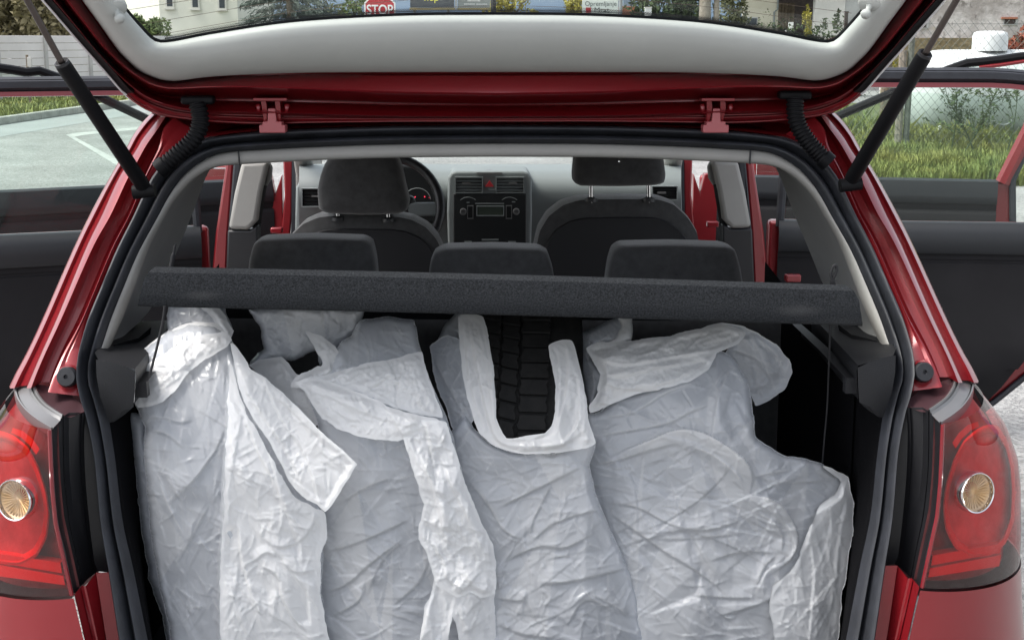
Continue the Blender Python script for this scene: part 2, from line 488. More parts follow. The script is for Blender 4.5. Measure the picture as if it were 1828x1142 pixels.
hedge = root('hedge', tuple(hb), 'tall brownish hedge rising behind the pale board fence', 'hedge')
rng = np.random.default_rng(6)
g = MB()
for k in range(9):
    q = leaves(hb + Vector((-3.8 + k * .62, rng.uniform(-.3, .3), 2.1)), (.9, .8, 2.4), 3600, .115, rng, hollow=.5)
    g.add(q.v, q.f)
g.build('foliage', M['lf_brown'], hedge, smooth=False, recalc=False)
g = MB()
for k in range(16):
    x = -4 + k * .36
    g.tube([hb + Vector((x, 0, 0)), hb + Vector((x + rng.normal(0, .2), rng.normal(0, .2), 3.4))], [.03, .008], 5)
g.build('stem', M['bark'], hedge)
# ---------------------------------------------------------------- things seen through the tailgate glass
M['white_wall'] = mat('white_render', (0.70, 0.68, 0.60), .9, vary=.05, vscale=.6)
M['window_dark'] = mat('window_dark', (0.05, 0.06, 0.07), .2)
M['frame_white'] = mat('window_frame', (0.62, 0.60, 0.55), .6)
wy = 82
wa_, wb_ = P(287, 66, y=wy), P(426, 66, y=wy)
house = root('white_building', (wa_.x, wa_.y, 0), 'large plain white building with a row of tiny windows, beyond the bush', 'building')
g = MB(); W = wb_.x - wa_.x
g.prism([Vector((wa_.x, wy, 0)), Vector((wb_.x, wy, 0)), Vector((wb_.x, wy + 14, 0)), Vector((wa_.x - 6.5, wy + 9, 0))], (0, 0, 11))
g.build('wall', M['white_wall'], house, smooth=False)
MB().prism([Vector((wa_.x - .3, wy - .4, 11)), Vector((wb_.x + .4, wy - .4, 11)), Vector((wb_.x + .4, wy + 14, 11)), Vector((wa_.x - 7, wy + 9.4, 11))], (0, 0, .35)).build('roof', M['frame_white'], house, smooth=False)
for lv in (0, 1, 2):
    for px, py in ((303, 1), (348.5, 2.5), (396.5, 4)):
        c = P(px, py, y=wy); c.z += lv * 2.9
        fr_ = MB().box(c + Vector((0, -.02, .05)), (.52, .10, 1.1)).build('window', M['frame_white'], house, smooth=False)
        MB().box(c + Vector((0, -.075, .08)), (.32, .02, .86)).build('pane', M['window_dark'], fr_, smooth=False)
        MB().box(c + Vector((0, -.09, -.50)), (.60, .16, .07)).build('sill', M['frame_white'], fr_, smooth=False)
tree('green_bush', 258, 50, 1.75, (.95, .8, .95), 2600, .085, M['lf_green'], 'rounded green bush in front of the white building', 'bush', 21, False)
# conifer: tiers of drooping sprays
cb = P(520, 70, y=56); cb.z = 0
con = root('conifer_tree', tuple(cb), 'dark grey-green conifer between the white building and the stop sign', 'tree')
MB().tube([cb, cb + Vector((0, 0, 4)), cb + Vector((.1, 0, 9))], [.2, .14, .03], 9).build('trunk', M['bark'], con)
rng = np.random.default_rng(14)
g = MB()
for t in range(22):
    z = 1.6 + t * .32
    R_ = 2.1 * (1 - t / 26) + .2
    for k in range(13):
        an = rng.uniform(0, 2 * math.pi); rr = R_ * rng.uniform(.8, 1.15)
        for s in range(60):
            u = rng.uniform(.1, 1)
            p = cb + Vector((math.cos(an) * rr * u, math.sin(an) * rr * u, z - .35 * u * u + rng.normal(0, .07)))
            a = Vector((math.cos(an) + rng.normal(0, .5), math.sin(an) + rng.normal(0, .5), -.5 + rng.normal(0, .4))).normalized() * rng.uniform(.08, .2)
            b = a.orthogonal().normalized() * .03
            g.add([p - a, p + b, p + a, p - b], [(0, 1, 2, 3)])
g.build('foliage', M['lf_conifer'], con, smooth=False, recalc=False)
tree('loose_tree', 606, 75, 2.8, (2.0, 1.6, 2.2), 3600, .10, M['lf_mixed'], 'loose olive tree just left of the stop sign', 'tree', 23)
tree('loose_tree', 648, 66, 2.4, (1.2, 1.2, 1.5), 2200, .09, M['lf_green'], 'low green tree directly behind the stop sign', 'tree', 24)
# stop sign
sy = 34
sc0 = P(678, 17.5, y=sy)
stop = root('stop_sign', (sc0.x, sc0.y, 0), 'red octagonal stop sign with white rim, half hidden by the tailgate panel', 'sign')
M['sign_red'] = mat('sign_red', (0.45, 0.02, 0.03), .5)
M['sign_white'] = mat('sign_white', (0.80, 0.80, 0.78), .5)
M['galv'] = mat('galvanised', (0.33, 0.34, 0.35), .5, metal=.6)
def octo(r, y): return [sc0 + Vector((r * math.cos(math.pi / 8 + k * math.pi / 4), y, r * math.sin(math.pi / 8 + k * math.pi / 4))) for k in range(8)]
MB().prism(octo(.415, 0), (0, .02, 0)).build('rim', M['sign_white'], stop, smooth=False)
MB().prism(octo(.375, -.004), (0, .004, 0)).build('plate', M['sign_red'], stop, smooth=False)
MB().tube([(sc0.x, sc0.y + .05, 0), (sc0.x, sc0.y + .05, sc0.z + .3)], .035, 10).build('pole', M['galv'], stop)
def text(body, size, loc, m, parent, name='lettering', rot=(math.pi / 2, 0, 0), ext=.002, align='CENTER', sx=1.0):
    cu = bpy.data.curves.new(name, 'FONT'); cu.body = body; cu.size = size; cu.extrude = ext; cu.align_x = align; cu.align_y = 'CENTER'
    t = bpy.data.objects.new(name + '_tmp', cu); COL.objects.link(t)
    dg = bpy.context.evaluated_depsgraph_get()
    me = bpy.data.meshes.new_from_object(t.evaluated_get(dg)); me.name = name
    bpy.data.objects.remove(t)
    me.materials.clear(); me.materials.append(m)
    o = bpy.data.objects.new(name, me); COL.objects.link(o); o.parent = parent
    Mx = Matrix.Translation(Vector(loc) - Vector(parent['_org'])) @ Matrix.Rotation(rot[0], 4, 'X') @ Matrix.Diagonal((sx, 1, 1, 1))
    me.transform(Mx)
    o['_org'] = parent['_org']
    return o
tx = text('STOP', .33, sc0 + Vector((0, -.010, -.02)), M['sign_white'], stop, sx=.82, ext=.003)
bmx = tx.modifiers.new('thick', 'SOLIDIFY'); bmx.thickness = .012; bmx.offset = 0
# billboard
by = 45
M['board_dark'] = mat('board_dark', (0.055, 0.06, 0.07), .5, vary=.15, vscale=.7)
M['board_grey'] = mat('board_grey', (0.20, 0.215, 0.21), .5, vary=.2, vscale=2)
M['board_sand'] = mat('board_sand', (0.36, 0.27, 0.12), .6, vcol=(0.22, 0.20, 0.12), vscale=2)
M['sign_yellow'] = mat('sign_yellow', (0.70, 0.66, 0.10), .5)
p0, p1 = P(731, 18, y=by), P(875, 18, y=by)
bb = root('billboard', (p0.x, by, 0), 'dark grey billboard with yellow letters and a sandy strip, beside the stop sign', 'billboard')
def bx(px0, py0, px1, py1, y, d, m, name, par):
    a, b = P(px0, py0, y=y), P(px1, py1, y=y)
    return MB().box(((a.x + b.x) / 2, y + d / 2, (a.z + b.z) / 2), (abs(b.x - a.x), d, abs(a.z - b.z))).build(name, m, par, smooth=False)
bx(731, -70, 811, 14, by, .08, M['board_dark'], 'panel', bb)
bx(817, -70, 875, 14, by, .08, M['board_grey'], 'panel', bb)
bx(731, 14.3, 875, 18.5, by - .01, .10, M['board_sand'], 'strip', bb)
bx(811.5, -70, 816.5, 18, by - .03, .12, M['galv'], 'frame', bb)
t = P(770, -3.6, y=by - .01)
text('nep', .33, (t.x, by - .012, t.z), M['sign_yellow'], bb)
for px, py, tx_ in ((846, 1, 'IIIIIIIIII'), (838, 7.5, 'oooooo'), (860, 7.8, 'oooooo')):
    t = P(px, py, y=by - .01)
    text(tx_, .14 if py < 5 else .09, (t.x, by - .012, t.z), M['sign_white'], bb, sx=1.2)
for px in (740, 800, 868):
    a = P(px, 18, y=by + .1)
    MB().tube([(a.x, by + .12, 0), (a.x, by + .12, a.z + 1)], .05, 8).build('leg', M['galv'], bb)
a = P(881, 20, y=30)
pole = root('lamp_post', (a.x, 30, 0), 'thick black post right of the billboard', 'post')
MB().tube([(a.x, 30, 0), (a.x, 30, 6)], [.065, .055], 12).build('shaft', M['black_plastic'], pole)
MB().box((a.x, 30, .1), (.22, .22, .2)).build('foot', M['galv'], pole, bevel=.02)
tree('yellow_tree', 905, 62, 2.5, (1.3, 1.1, 1.8), 2600, .10, M['lf_yellow'], 'yellow-leaved tree beside the thick black post', 'tree', 31)
tree('yellow_tree', 962, 66, 1.9, (1.4, 1.1, 1.2), 2400, .10, M['lf_yellow'], 'lowest of the yellow trees, hill showing above it', 'tree', 32)
tree('yellow_tree', 1018, 60, 2.6, (1.0, 1.0, 1.8), 2400, .10, M['lf_yellow'], 'yellow-leaved tree beside the lettered banner', 'tree', 33)
tree('orange_bush', 1000, 55, 1.75, (.35, .35, .45), 500, .07, M['lf_red'], 'small orange-red bush among the yellow trees', 'bush', 34, False)
# banner
ny = 40
M['banner'] = mat('banner_cloth', (0.66, 0.70, 0.66), .7, vary=.05, vscale=2)
M['print_grey'] = mat('print_grey', (0.10, 0.115, 0.11), .6)
a, b = P(1040, 26, y=ny), P(1103, 26, y=ny)
bn = root('banner', (a.x, ny, 0), 'pale banner with grey lettering and a small red logo, tied to a grey post', 'banner')
bx(1040, -60, 1103, 27, ny, .02, M['banner'], 'cloth', bn)
t = P(1072.5, 7.5, y=ny); text('Opremljanje', .185, (t.x, ny - .006, t.z), M['print_grey'], bn, sx=1.0)
t = P(1074, 18.5, y=ny); text('Mrat', .20, (t.x, ny - .006, t.z), M['print_grey'], bn, sx=1.15)
bx(1046, 14, 1055, 23, ny - .012, .01, M['sign_red'], 'logo', bn)
for px in (1041, 1102):
    a = P(px, 26, y=ny + .05)
    MB().tube([(a.x, ny + .05, 0), (a.x, ny + .05, a.z + 1.5)], .025, 8).build('stake', M['galv'], bn)
a = P(1107.5, 24, y=38)
gp = root('grey_post', (a.x, 38, 0), 'grey post at the right edge of the lettered banner', 'post')
MB().tube([(a.x, 38, 0), (a.x, 38, 5)], .055, 10).build('shaft', M['galv'], gp)
MB().box((a.x, 38, .08), (.2, .2, .16)).build('foot', M['galv'], gp, bevel=.02)
# little shed with blue panel and orange wall
M['blue_panel'] = mat('blue_panel', (0.17, 0.24, 0.32), .5)
M['orange_wall'] = mat('orange_wall', (0.36, 0.15, 0.09), .9, vary=.25, vscale=3, bump=.4, bscale=20)
a = P(1124, 26, y=60)
sh = root('shed', (a.x, 60, 0), 'small shed with a blue board above an orange wall, beside the grey post', 'shed')
bx(1110, 12.5, 1138, 70, 60, 1.5, M['orange_wall'], 'wall', sh)
bx(1114, -60, 1131, 12, 60.2, 1.2, M['blue_panel'], 'board', sh)
bx(1109, 11.6, 1139, 13.2, 59.9, 1.8, M['orange_wall'], 'roof', sh)
a = P(1157.5, 28, y=40)
mb_ = root('letter_box', (a.x, 40, 0), 'small white letter box in front of the dark hedge', 'letter box')
bx(1152, 14.5, 1163, 28, 40, .16, M['sign_white'], 'case', mb_)
bx(1151.3, 13, 1163.7, 15, 39.98, .2, M['frame_white'], 'lid', mb_)
MB().tube([(a.x, 40.08, 0), (a.x, 40.08, a.z)], .03, 8).build('pole', M['galv'], mb_)
hb = P(1200, 70, y=46); hb.z = 0
hd2 = root('hedge', tuple(hb), 'dark green hedge behind the white letter box', 'hedge')
rng = np.random.default_rng(26)
g = MB()
for k in range(7):
    q = leaves(hb + Vector((-1.0 + k * .36, rng.uniform(-.2, .2), 2.1)), (.6, .6, 2.0), 1300, .085, rng, hollow=.5); g.add(q.v, q.f)
g.build('foliage', M['lf_dark'], hd2, smooth=False, recalc=False)
g = MB()
for k in range(9): g.tube([hb + Vector((-1.1 + k * .27, 0, 0)), hb + Vector((-1.1 + k * .27, .1, 3.4))], [.03, .01], 5)
g.build('stem', M['bark'], hd2)
for px, w, lab in ((1259, .155, 'pale rough tree trunk beside the dark hedge'), (1279.5, .075, 'thin pale trunk beside the thicker rough trunk')):
    a = P(px, 45, y=36); a.z = 0
    r = root('tree', tuple(a), lab, 'tree')
    rr = [w * (1.25 if k == 0 else 1.0 + .05 * math.sin(k * 2.1)) for k in range(9)]
    MB().tube([a + Vector((.02 * math.sin(k), 0, k * .5)) for k in range(9)], rr, 12).build('trunk', M['pale_bark'], r)
    leaves(a + Vector((0, 0, 4.6)), (1.1, 1.1, 1.0), 900, .09, np.random.default_rng(int(px))).build('crown', M['lf_mixed'], r, smooth=False, recalc=False)
tree('willow', 1310, 40, 2.2, (.5, .4, 1.5), 2400, .07, M['lf_mixed'], 'yellow-green bush hanging before the beige wall', 'bush', 41, False)
# beige outbuilding with the open garage
gy = 43
M['beige'] = mat('beige_render', (0.46, 0.43, 0.34), .9, vary=.1, vscale=1.2)
M['old_white'] = mat('old_white_render', (0.62, 0.60, 0.56), .9, vary=.08, vscale=1.5)
M['old_grey'] = mat('old_grey_render', (0.40, 0.40, 0.39), .95, vary=.15, vscale=1.5)
M['wood_dark'] = mat('dark_timber', (0.055, 0.04, 0.035), .8, vary=.4, vscale=5)
a = P(1325, 70, y=gy)
out = root('outbuilding', (a.x, gy, 0), 'beige outbuilding with a dark open doorway, a small window and a drainpipe', 'building')
def slab(px0, px1, y, d, z0, z1, m, name, par):
    a, b = P(px0, 70, y=y), P(px1, 70, y=y)
    return MB().box(((a.x + b.x) / 2, y + d / 2, (z0 + z1) / 2), (b.x - a.x, d, z1 - z0)).build(name, m, par, smooth=False)
slab(1326, 1387, gy, .3, 0, 4.5, M['beige'], 'wall', out)
slab(1387, 1453, gy, .3, 3.0, 4.5, M['beige'], 'wall', out)
slab(1453, 1506, gy, .3, 0, 4.5, M['old_white'], 'wall', out)
slab(1506, 1575, gy + .02, .3, 0, 4.5, M['old_grey'], 'wall', out)
slab(1326, 1575, gy + 5, .3, 0, 4.5, M['wood_dark'], 'back_wall', out)
slab(1326, 1575, gy - .3, 6, 4.5, 4.7, M['wood_dark'], 'roof', out)
w_ = bx(1333, 31, 1352, 46, gy - .03, .05, M['old_grey'], 'window', out)
bx(1335, 33, 1350.5, 44.5, gy - .045, .03, M['window_dark'], 'pane', w_)
a = P(1382, 30, y=gy - .06)
MB().tube([(a.x, gy - .06, 0), (a.x, gy - .06, P(1382, 22, y=gy).z), (a.x + .1, gy - .06, P(1382, 17, y=gy).z), (a.x + .12, gy - .06, 4.4)], .035, 8).build('drainpipe', M['print_grey'], out)
dr_ = bx(1388, -25, 1452, 0, gy - .01, .2, M['wood_dark'], 'door_head', out)
for k in range(5):
    bx(1390 + k * 5.5, 6, 1394.6 + k * 5.5, 56, gy + .9, .06, M['bark'], 'door_board', out)
tree('yellow_shrub', 1441, 42, 2.05, (.16, .2, .62), 700, .05, M['lf_yellow'], 'slim yellow shrub at the edge of the dark doorway', 'bush', 43, False)
a = P(1411, 50, y=gy - .3)
ch = root('plastic_chair', (a.x, gy - .3, 0), 'small white chair shape standing in the dark doorway', 'chair')
bx(1408, 40, 1416, 56, gy - .3, .05, M['sign_white'], 'backrest', ch)
bx(1406, 54, 1418, 58, gy - .6, .35, M['sign_white'], 'seat', ch)
for px in (1407, 1417):
    for yy in (gy - .58, gy - .3):
        q = P(px, 58, y=yy); MB().tube([(q.x, yy, 0), (q.x, yy, q.z)], .02, 6).build('leg', M['sign_white'], ch)
hb = P(1450, 70, y=38.5); hb.z = 0
hd3 = root('hedge', tuple(hb), 'low dark hedge below the white part of the outbuilding', 'hedge')
g = MB(); rng = np.random.default_rng(55)
for k in range(9):
    q = leaves(hb + Vector((-1.3 + k * .34, 0, .95)), (.5, .4, 1.15), 600, .06, rng, hollow=.5); g.add(q.v, q.f)
g.build('foliage', M['lf_dark'], hd3, smooth=False, recalc=False)
for px, h_, s_ in ((1471, 1.98, 1), (1488, 2.05, 2), (1494, 2.2, 3)):
    tree('weed', px, 38, h_, (.07, .07, .22), 60, .05, M['lf_dark'], {1: 'short dark sprig against the white outbuilding wall', 2: 'middle dark sprig against the white outbuilding wall', 3: 'tallest dark sprig against the white outbuilding wall'}[s_], 'plant', 60 + s_, False)
a = P(1510, 40, y=37)
pp = root('wooden_post', (a.x, 37, 0), 'dark wooden post before the grey end of the outbuilding', 'post')
MB().box((a.x, 37, a.z / 2 + .1), (.09, .09, a.z + .3)).build('shaft', M['wood_dark'], pp, bevel=.01)
MB().box((a.x, 37, a.z + .27), (.11, .11, .03)).build('cap', M['wood_dark'], pp)

# ---------------------------------------------------------------- right side: old house, tank, wire fence, weeds
oy = 34
m = mat('old_plaster', (0.58, 0.55, 0.53), .95, bump=.6, bscale=7, bdist=.04)
n_, l_ = nt(m); b_ = n_['Principled BSDF']; tc_n = n_['Texture Coordinate']
def nz(sc, det=8, rough=.65):
    no = n_.new('ShaderNodeTexNoise'); no.inputs['Scale'].default_value = sc; no.inputs['Detail'].default_value = det; no.inputs['Roughness'].default_value = rough
    l_.new(tc_n.outputs['Object'], no.inputs['Vector']); return no
def rampmix(no, lo, hi, c, prev):
    r_ = n_.new('ShaderNodeMapRange'); r_.inputs[1].default_value = lo; r_.inputs[2].default_value = hi
    l_.new(no.outputs[0], r_.inputs[0])
    mx = n_.new('ShaderNodeMix'); mx.data_type = 'RGBA'; mx.inputs[7].default_value = (*c, 1); l_.new(r_.outputs[0], mx.inputs[0])
    if isinstance(prev, tuple): mx.inputs[6].default_value = (*prev, 1)
    else: l_.new(prev, mx.inputs[6])
    return mx.outputs[2]
c_ = rampmix(nz(1.1), .42, .60, (0.33, 0.30, 0.28), (0.60, 0.57, 0.55))
c_ = rampmix(nz(3.5), .56, .64, (0.20, 0.18, 0.165), c_)
c_ = rampmix(nz(.7), .58, .66, (0.46, 0.38, 0.26), c_)
l_.new(c_, b_.inputs['Base Color'])
M['old_plaster'] = m
M['moss'] = mat('mossy_base', (0.17, 0.13, 0.07), 1, vcol=(0.25, 0.21, 0.13), vscale=3, bump=1, bscale=9, bdist=.05)
a = P(1600, 70, y=oy)
oh = root('old_house', (a.x, oy, 0), 'old house wall of stained crumbling plaster with small vent holes at the right', 'building')
slab(1585, 2300, oy, .5, 0, 7.5, M['old_plaster'], 'wall', oh)
slab(1580, 2310, oy - .14, .16, 0, 1.62, M['moss'], 'plinth', oh)
for px, py, w, h_ in ((1648, 42, 11, 15), (1803, 39, 19, 9)):
    f_ = bx(px - w / 2 - 2, py - h_ / 2 - 2, px + w / 2 + 4, py + h_ / 2 + 2, oy - .03, .06, M['old_grey'], 'vent', oh)
    bx(px - w / 2, py - h_ / 2, px + w / 2, py + h_ / 2, oy - .036, .05, M['wood_dark'], 'opening', f_)
bx(1789, 31, 1817, 34.5, oy - .07, .1, M['orange_wall'], 'lintel', oh)
slab(1575, 2320, oy - .4, 1.2, 7.5, 7.7, M['wood_dark'], 'eaves', oh)
# tank
M['tank'] = mat('tank_white', (0.58, 0.61, 0.60), .45, vary=.05, vscale=2)
ty = 20.6
a = P(1622, 200, y=ty)
R_ = .68
tk = root('gas_tank', (a.x + 1.5, ty + .1, 0), 'large white cylindrical tank lying behind the wire fence at the right', 'tank')
tz = .76
prof = [(0.001, 0), (.25, .03), (.45, .10), (.60, .22), (.67, .38), (R_, .55), (R_, 3.6), (.67, 3.8), (.5, 4.05), (.001, 4.15)]
MB().lathe(prof, Vector((a.x, ty + .1, tz)), (1, 0.06, 0), 40).build('shell', M['tank'], tk, angle=60)
for dx in (.9, 3.2):
    MB().box((a.x + dx, ty + .1, .08), (.25, 1.0, .18)).build('foot', M['kerb'], tk, bevel=.02)
q = P(1767, 80, y=ty + .1)
dome = MB().lathe([(.26, 0), (.26, .22), (.24, .27), (.18, .295), (.001, .30)], Vector((q.x, ty + .1, tz + R_ - .02)), (0, 0, 1), 28).build('dome', M['tank'], tk, angle=50)
hr = P(1790, 212, y=ty - .62)
MB().tube([hr + Vector((.13 * math.cos(t), -.0 + .02 * math.sin(t), .07 * math.sin(t) - .02)) for t in np.linspace(math.pi, 2 * math.pi, 14)], .012, 8).build('handle', M['galv'], tk)
tree('red_bush', 1822, 27, 1.25, (.42, .4, .75), 1100, .06, M['lf_red'], 'reddish autumn bush beside the white tank', 'bush', 71)
# verge grass sheet on the right
g = MB(); gx0 = [G(1495, 330), G(1560, 324), G(1700, 322), G(1840, 330), G(2200, 345)]
g.add([p + Vector((0, 0, .02)) for p in gx0] + [Vector((24, 34, .02)), Vector((6, 34, .02)), Vector((4, 22, .02))], [tuple(range(8))])
struct(g, 'grass_verge', M['soil'], smooth=False)
def blades(n, region, hgt, rng, wid=.012):
    """n bent blades over a quadrilateral region"""
    a, b, c, d = [np.array(tuple(p)) for p in region]
    u, v = rng.random(n)[:, None], rng.random(n)[:, None]
    p = (a * (1 - u) + b * u) * (1 - v) + (d * (1 - u) + c * u) * v
    cl = np.sin(p[:, 0] * 2.1) * np.sin(p[:, 1] * 1.7) * .3 + np.sin(p[:, 0] * 5.3 + 1) * np.sin(p[:, 1] * 4.9) * .25 + 1
    h = hgt * rng.uniform(.35, 1.2, n) * cl
    an = rng.uniform(0, 2 * math.pi, n)
    dx = np.stack([np.cos(an), np.sin(an), np.zeros(n)], 1)
    ln = np.stack([np.cos(an + 1.5), np.sin(an + 1.5), np.zeros(n)], 1) * (h * rng.uniform(.1, .8, n))[:, None]
    w = wid * rng.uniform(.6, 1.5, n)[:, None]
    up = np.zeros((n, 3)); up[:, 2] = h
    v_ = np.stack([p - dx * w, p + dx * w, p + up * .6 + ln * .5 + dx * w * .7, p + up + ln], 1).reshape(-1, 3)
    g = MB(); g.v = [tuple(x) for x in v_]; g.f = [(4 * j, 4 * j + 1, 4 * j + 2, 4 * j + 3) for j in range(n)]
    return g
rng = np.random.default_rng(77)
reg = [G(1480, 328), G(1900, 334), Vector((11.5, 22, 0)), Vector((4.2, 22, 0))]
g = blades(60000, reg, .19, rng); q = blades(9000, [G(1500, 275), G(1840, 275), Vector((10.5, 21, 0)), Vector((4.8, 21, 0))], .30, rng, .012); g.add(q.v, q.f)
q = blades(5000, [Vector((4.6, 19.5, 0)), Vector((6.0, 19.5, 0)), Vector((6.2, 24, 0)), Vector((4.8, 24, 0))], .42, rng, .014); g.add(q.v, q.f)
o = g.build('grass', M['grass'], None, smooth=False, recalc=False); o['kind'] = 'stuff'
g = blades(26000, [K(-6, .3, .1), K(22, .3, .1), K(22, 9, .1), K(-6, 5, .1)], .13, rng, .02)
o = g.build('verge_grass', M['grass'], None, smooth=False, recalc=False); o['kind'] = 'stuff'
# wire fence
wy_ = 18.7
x0, x1 = P(1560, 200, y=wy_).x, P(1900, 200, y=wy_).x
wf = root('wire_fence', (x0, wy_, 0), 'chain-link wire fence in front of the white tank', 'fence')
M['wirem'] = mat('fence_wire', (0.10, 0.115, 0.105), .6, metal=.5)
g = MB(); H_ = 1.85; pitch = .115
k = -int(H_ / pitch) - 1
while x0 + k * pitch < x1:
    for s in (1, -1):
        xa = x0 + k * pitch; xb = xa + H_ * .85
        za, zb2 = 0.02, H_
        if s < 0: za, zb2 = zb2, za
        pa_, pb_ = Vector((xa, wy_ + .004 * s, za)), Vector((xb, wy_ + .004 * s, zb2))
        if pb_.x < x0 or pa_.x > x1: continue
        g.tube([pa_, pb_], .0026, 3, cap=False)
    k += 1
o = g.build('wire_mesh', M['wirem'], wf, smooth=False, recalc=False); o['kind'] = 'stuff'
for zz in (.3, 1.1, 1.8):
    MB().tube([(x0, wy_, zz), (x1, wy_, zz)], .003, 4).build('tension_wire', M['wirem'], wf)
M['conc_post'] = mat('concrete_post', (0.16, 0.17, 0.14), .9, vary=.3, vscale=5)
for px, m_, r_ in ((1606, M['pale_bark'], .055), (1620, M['conc_post'], .045), (1950, M['conc_post'], .045)):
    a = P(px, 200, y=wy_ + .05)
    MB().tube([(a.x, wy_ + .05, 0), (a.x, wy_ + .05, 1.9 if px != 1606 else 1.45)], r_, 8).build('post', m_, wf)
a = P(1578, 190, y=24)
sp_ = root('wooden_post', (a.x, 24, 0), 'weathered brown post among the tall grass left of the wire fence', 'post')
MB().tube([(a.x, 24, 0), (a.x + .03, 24, 1.0), (a.x + .02, 24, 2.0)], [.085, .08, .075], 8).build('shaft', M['bark'], sp_)
MB().tube([(a.x + .02, 24, 2.0), (a.x + .02, 24, 2.03)], [.08, .07], 8).build('top', M['bark'], sp_)
a = G(1675, 272)
st2 = root('marker_stake', tuple(a), 'thin pale stake sticking out of the grass before the tank', 'stake')
MB().box((a.x, a.y, .17), (.05, .02, .42)).build('stake', M['sign_white'], st2, bevel=.005)
MB().box((a.x, a.y - .012, .30), (.03, .006, .05)).build('tag', M['galv'], st2)
def weedstem(px, top, y, lab, seed, lean=0.0, n=70, h2=None):
    rng = np.random.default_rng(seed)
    a = P(px, 262, y=y); a.z = 0
    t = P(px + lean, top, y=y)
    r = root('tall_weed', tuple(a), lab, 'plant', None)
    g = MB(); path = [a, a.lerp(t, .5) + Vector((.03, 0, 0)), t]; g.tube([Vector(v) for v in crom(path, 10)], [.012 * (1 - .08 * k) for k in range(10)], 5)
    lv = MB()
    for _ in range(n // 4):
        u = rng.uniform(.35, 1); p = a.lerp(t, u)
        e = p + Vector((rng.normal(0, .22), rng.normal(0, .1), rng.uniform(.1, .4)))
        g.tube([p, e], [.005, .002], 4)
        for _ in range(9):
            c = p.lerp(e, rng.uniform(.2, 1)) + Vector(tuple(rng.normal(0, .02, 3)))
            d1 = Vector(tuple(rng.normal(0, 1, 3))).normalized() * rng.uniform(.02, .045); d2 = d1.orthogonal().normalized() * .015
            lv.add([c - d1, c + d2, c + d1, c - d2], [(0, 1, 2, 3)])
    g.build('stem', M['lf_dark'], r); lv.build('leaf_cluster', M['lf_dark'], r, smooth=False, recalc=False)
weedstem(1697, 150, 18.3, 'tall upright weed stem before the tank, left of the leafier ones', 81, 12, 60)
weedstem(1715, 172, 18.2, 'leafiest weed leaning right in front of the tank', 82, 60, 130)
weedstem(1745, 178, 18.3, 'weed leaning left across the tank', 83, -52, 90)
weedstem(1796, 158, 18.1, 'bare tall weed stem before the right end of the tank', 84, 22, 40)
tree('yellow_plant', 1602, 26, .95, (.10, .1, .6), 160, .07, M['lf_yellow'], 'yellow plant beside the pale fence post', 'plant', 85, False)
# ================================================================== the car
def D(z):
    """depth of the tail opening: upright below the belt line, leaning forward above it"""
    if z < 1.0: return 2.28 - (1.0 - z) * 0.25
    return 2.28 + (z - 1.0) * 0.95

car = root('hatchback_car', (0, 3.4, 0), 'red five-door hatchback with tailgate up and side doors open, its boot full of white bags', 'car')

def arch(right_pts, off, n=150, fn=D):
    """right half of a contour given in picture points, put on the tail surface and mirrored to the left"""
    h = [PD(px, py, fn, off) for px, py in right_pts]
    h[0].x = 0.0
    r = [Vector(v) for v in crom(h, n // 2)]
    l = [Vector((-v.x, v.y, v.z)) for v in r[::-1]][:-1]
    return l + r

SO = [(890, 224), (1060, 225), (1200, 229), (1300, 234), (1380, 243), (1423, 254), (1455, 273), (1486, 305), (1507, 343), (1524, 380), (1555, 440), (1581, 500), (1607, 560), (1625, 620), (1630, 660), (1628, 683), (1623, 705), (1615, 728), (1605, 774), (1599, 819), (1591, 920), (1578, 1006), (1559, 1142), (1540, 1250)]
SI = [(890, 256), (1060, 257), (1200, 261), (1300, 266), (1360, 270), (1391, 279), (1422, 298), (1446, 322), (1466, 352), (1484, 385), (1518, 445), (1545, 505), (1569, 562), (1588, 618), (1596, 652), (1594, 683), (1585, 705), (1577, 735), (1571, 774), (1565, 819), (1554, 920), (1536, 1006), (1510, 1142), (1488, 1250)]
T1 = [(890, 281), (1060, 282), (1200, 286), (1340, 293), (1378, 297), (1399, 305), (1422, 320), (1442, 340), (1458, 360), (1472, 383), (1505, 442), (1530, 503), (1553, 562), (1571, 603), (1580, 624)]
SI_t = [(890, 256), (1060, 257), (1200, 261), (1300, 266), (1360, 270), (1391, 279), (1422, 298), (1446, 322), (1466, 352), (1484, 385), (1518, 445), (1545, 505), (1569, 562), (1584, 606), (1591, 624)]

# --- seal: two rubber lobes swept round the opening
so, si = arch(SO, 0.0), arch(SI, 0.03)
rows = []
for u, hgt in [(0, 0), (0.03, .010), (0.08, .019), (0.16, .026), (0.25, .027), (0.34, .022), (0.42, .010), (0.46, .001), (0.50, -0.004), (0.54, .001), (0.60, .012), (0.70, .020), (0.80, .021), (0.90, .014), (1.0, 0.0)]:
    rows.append([a.lerp(b, u) + Vector((0, -hgt, hgt * 0.15)) for a, b in zip(so, si)])
MB().grid(rows).build('door_seal', M['seal'], car, angle=75)

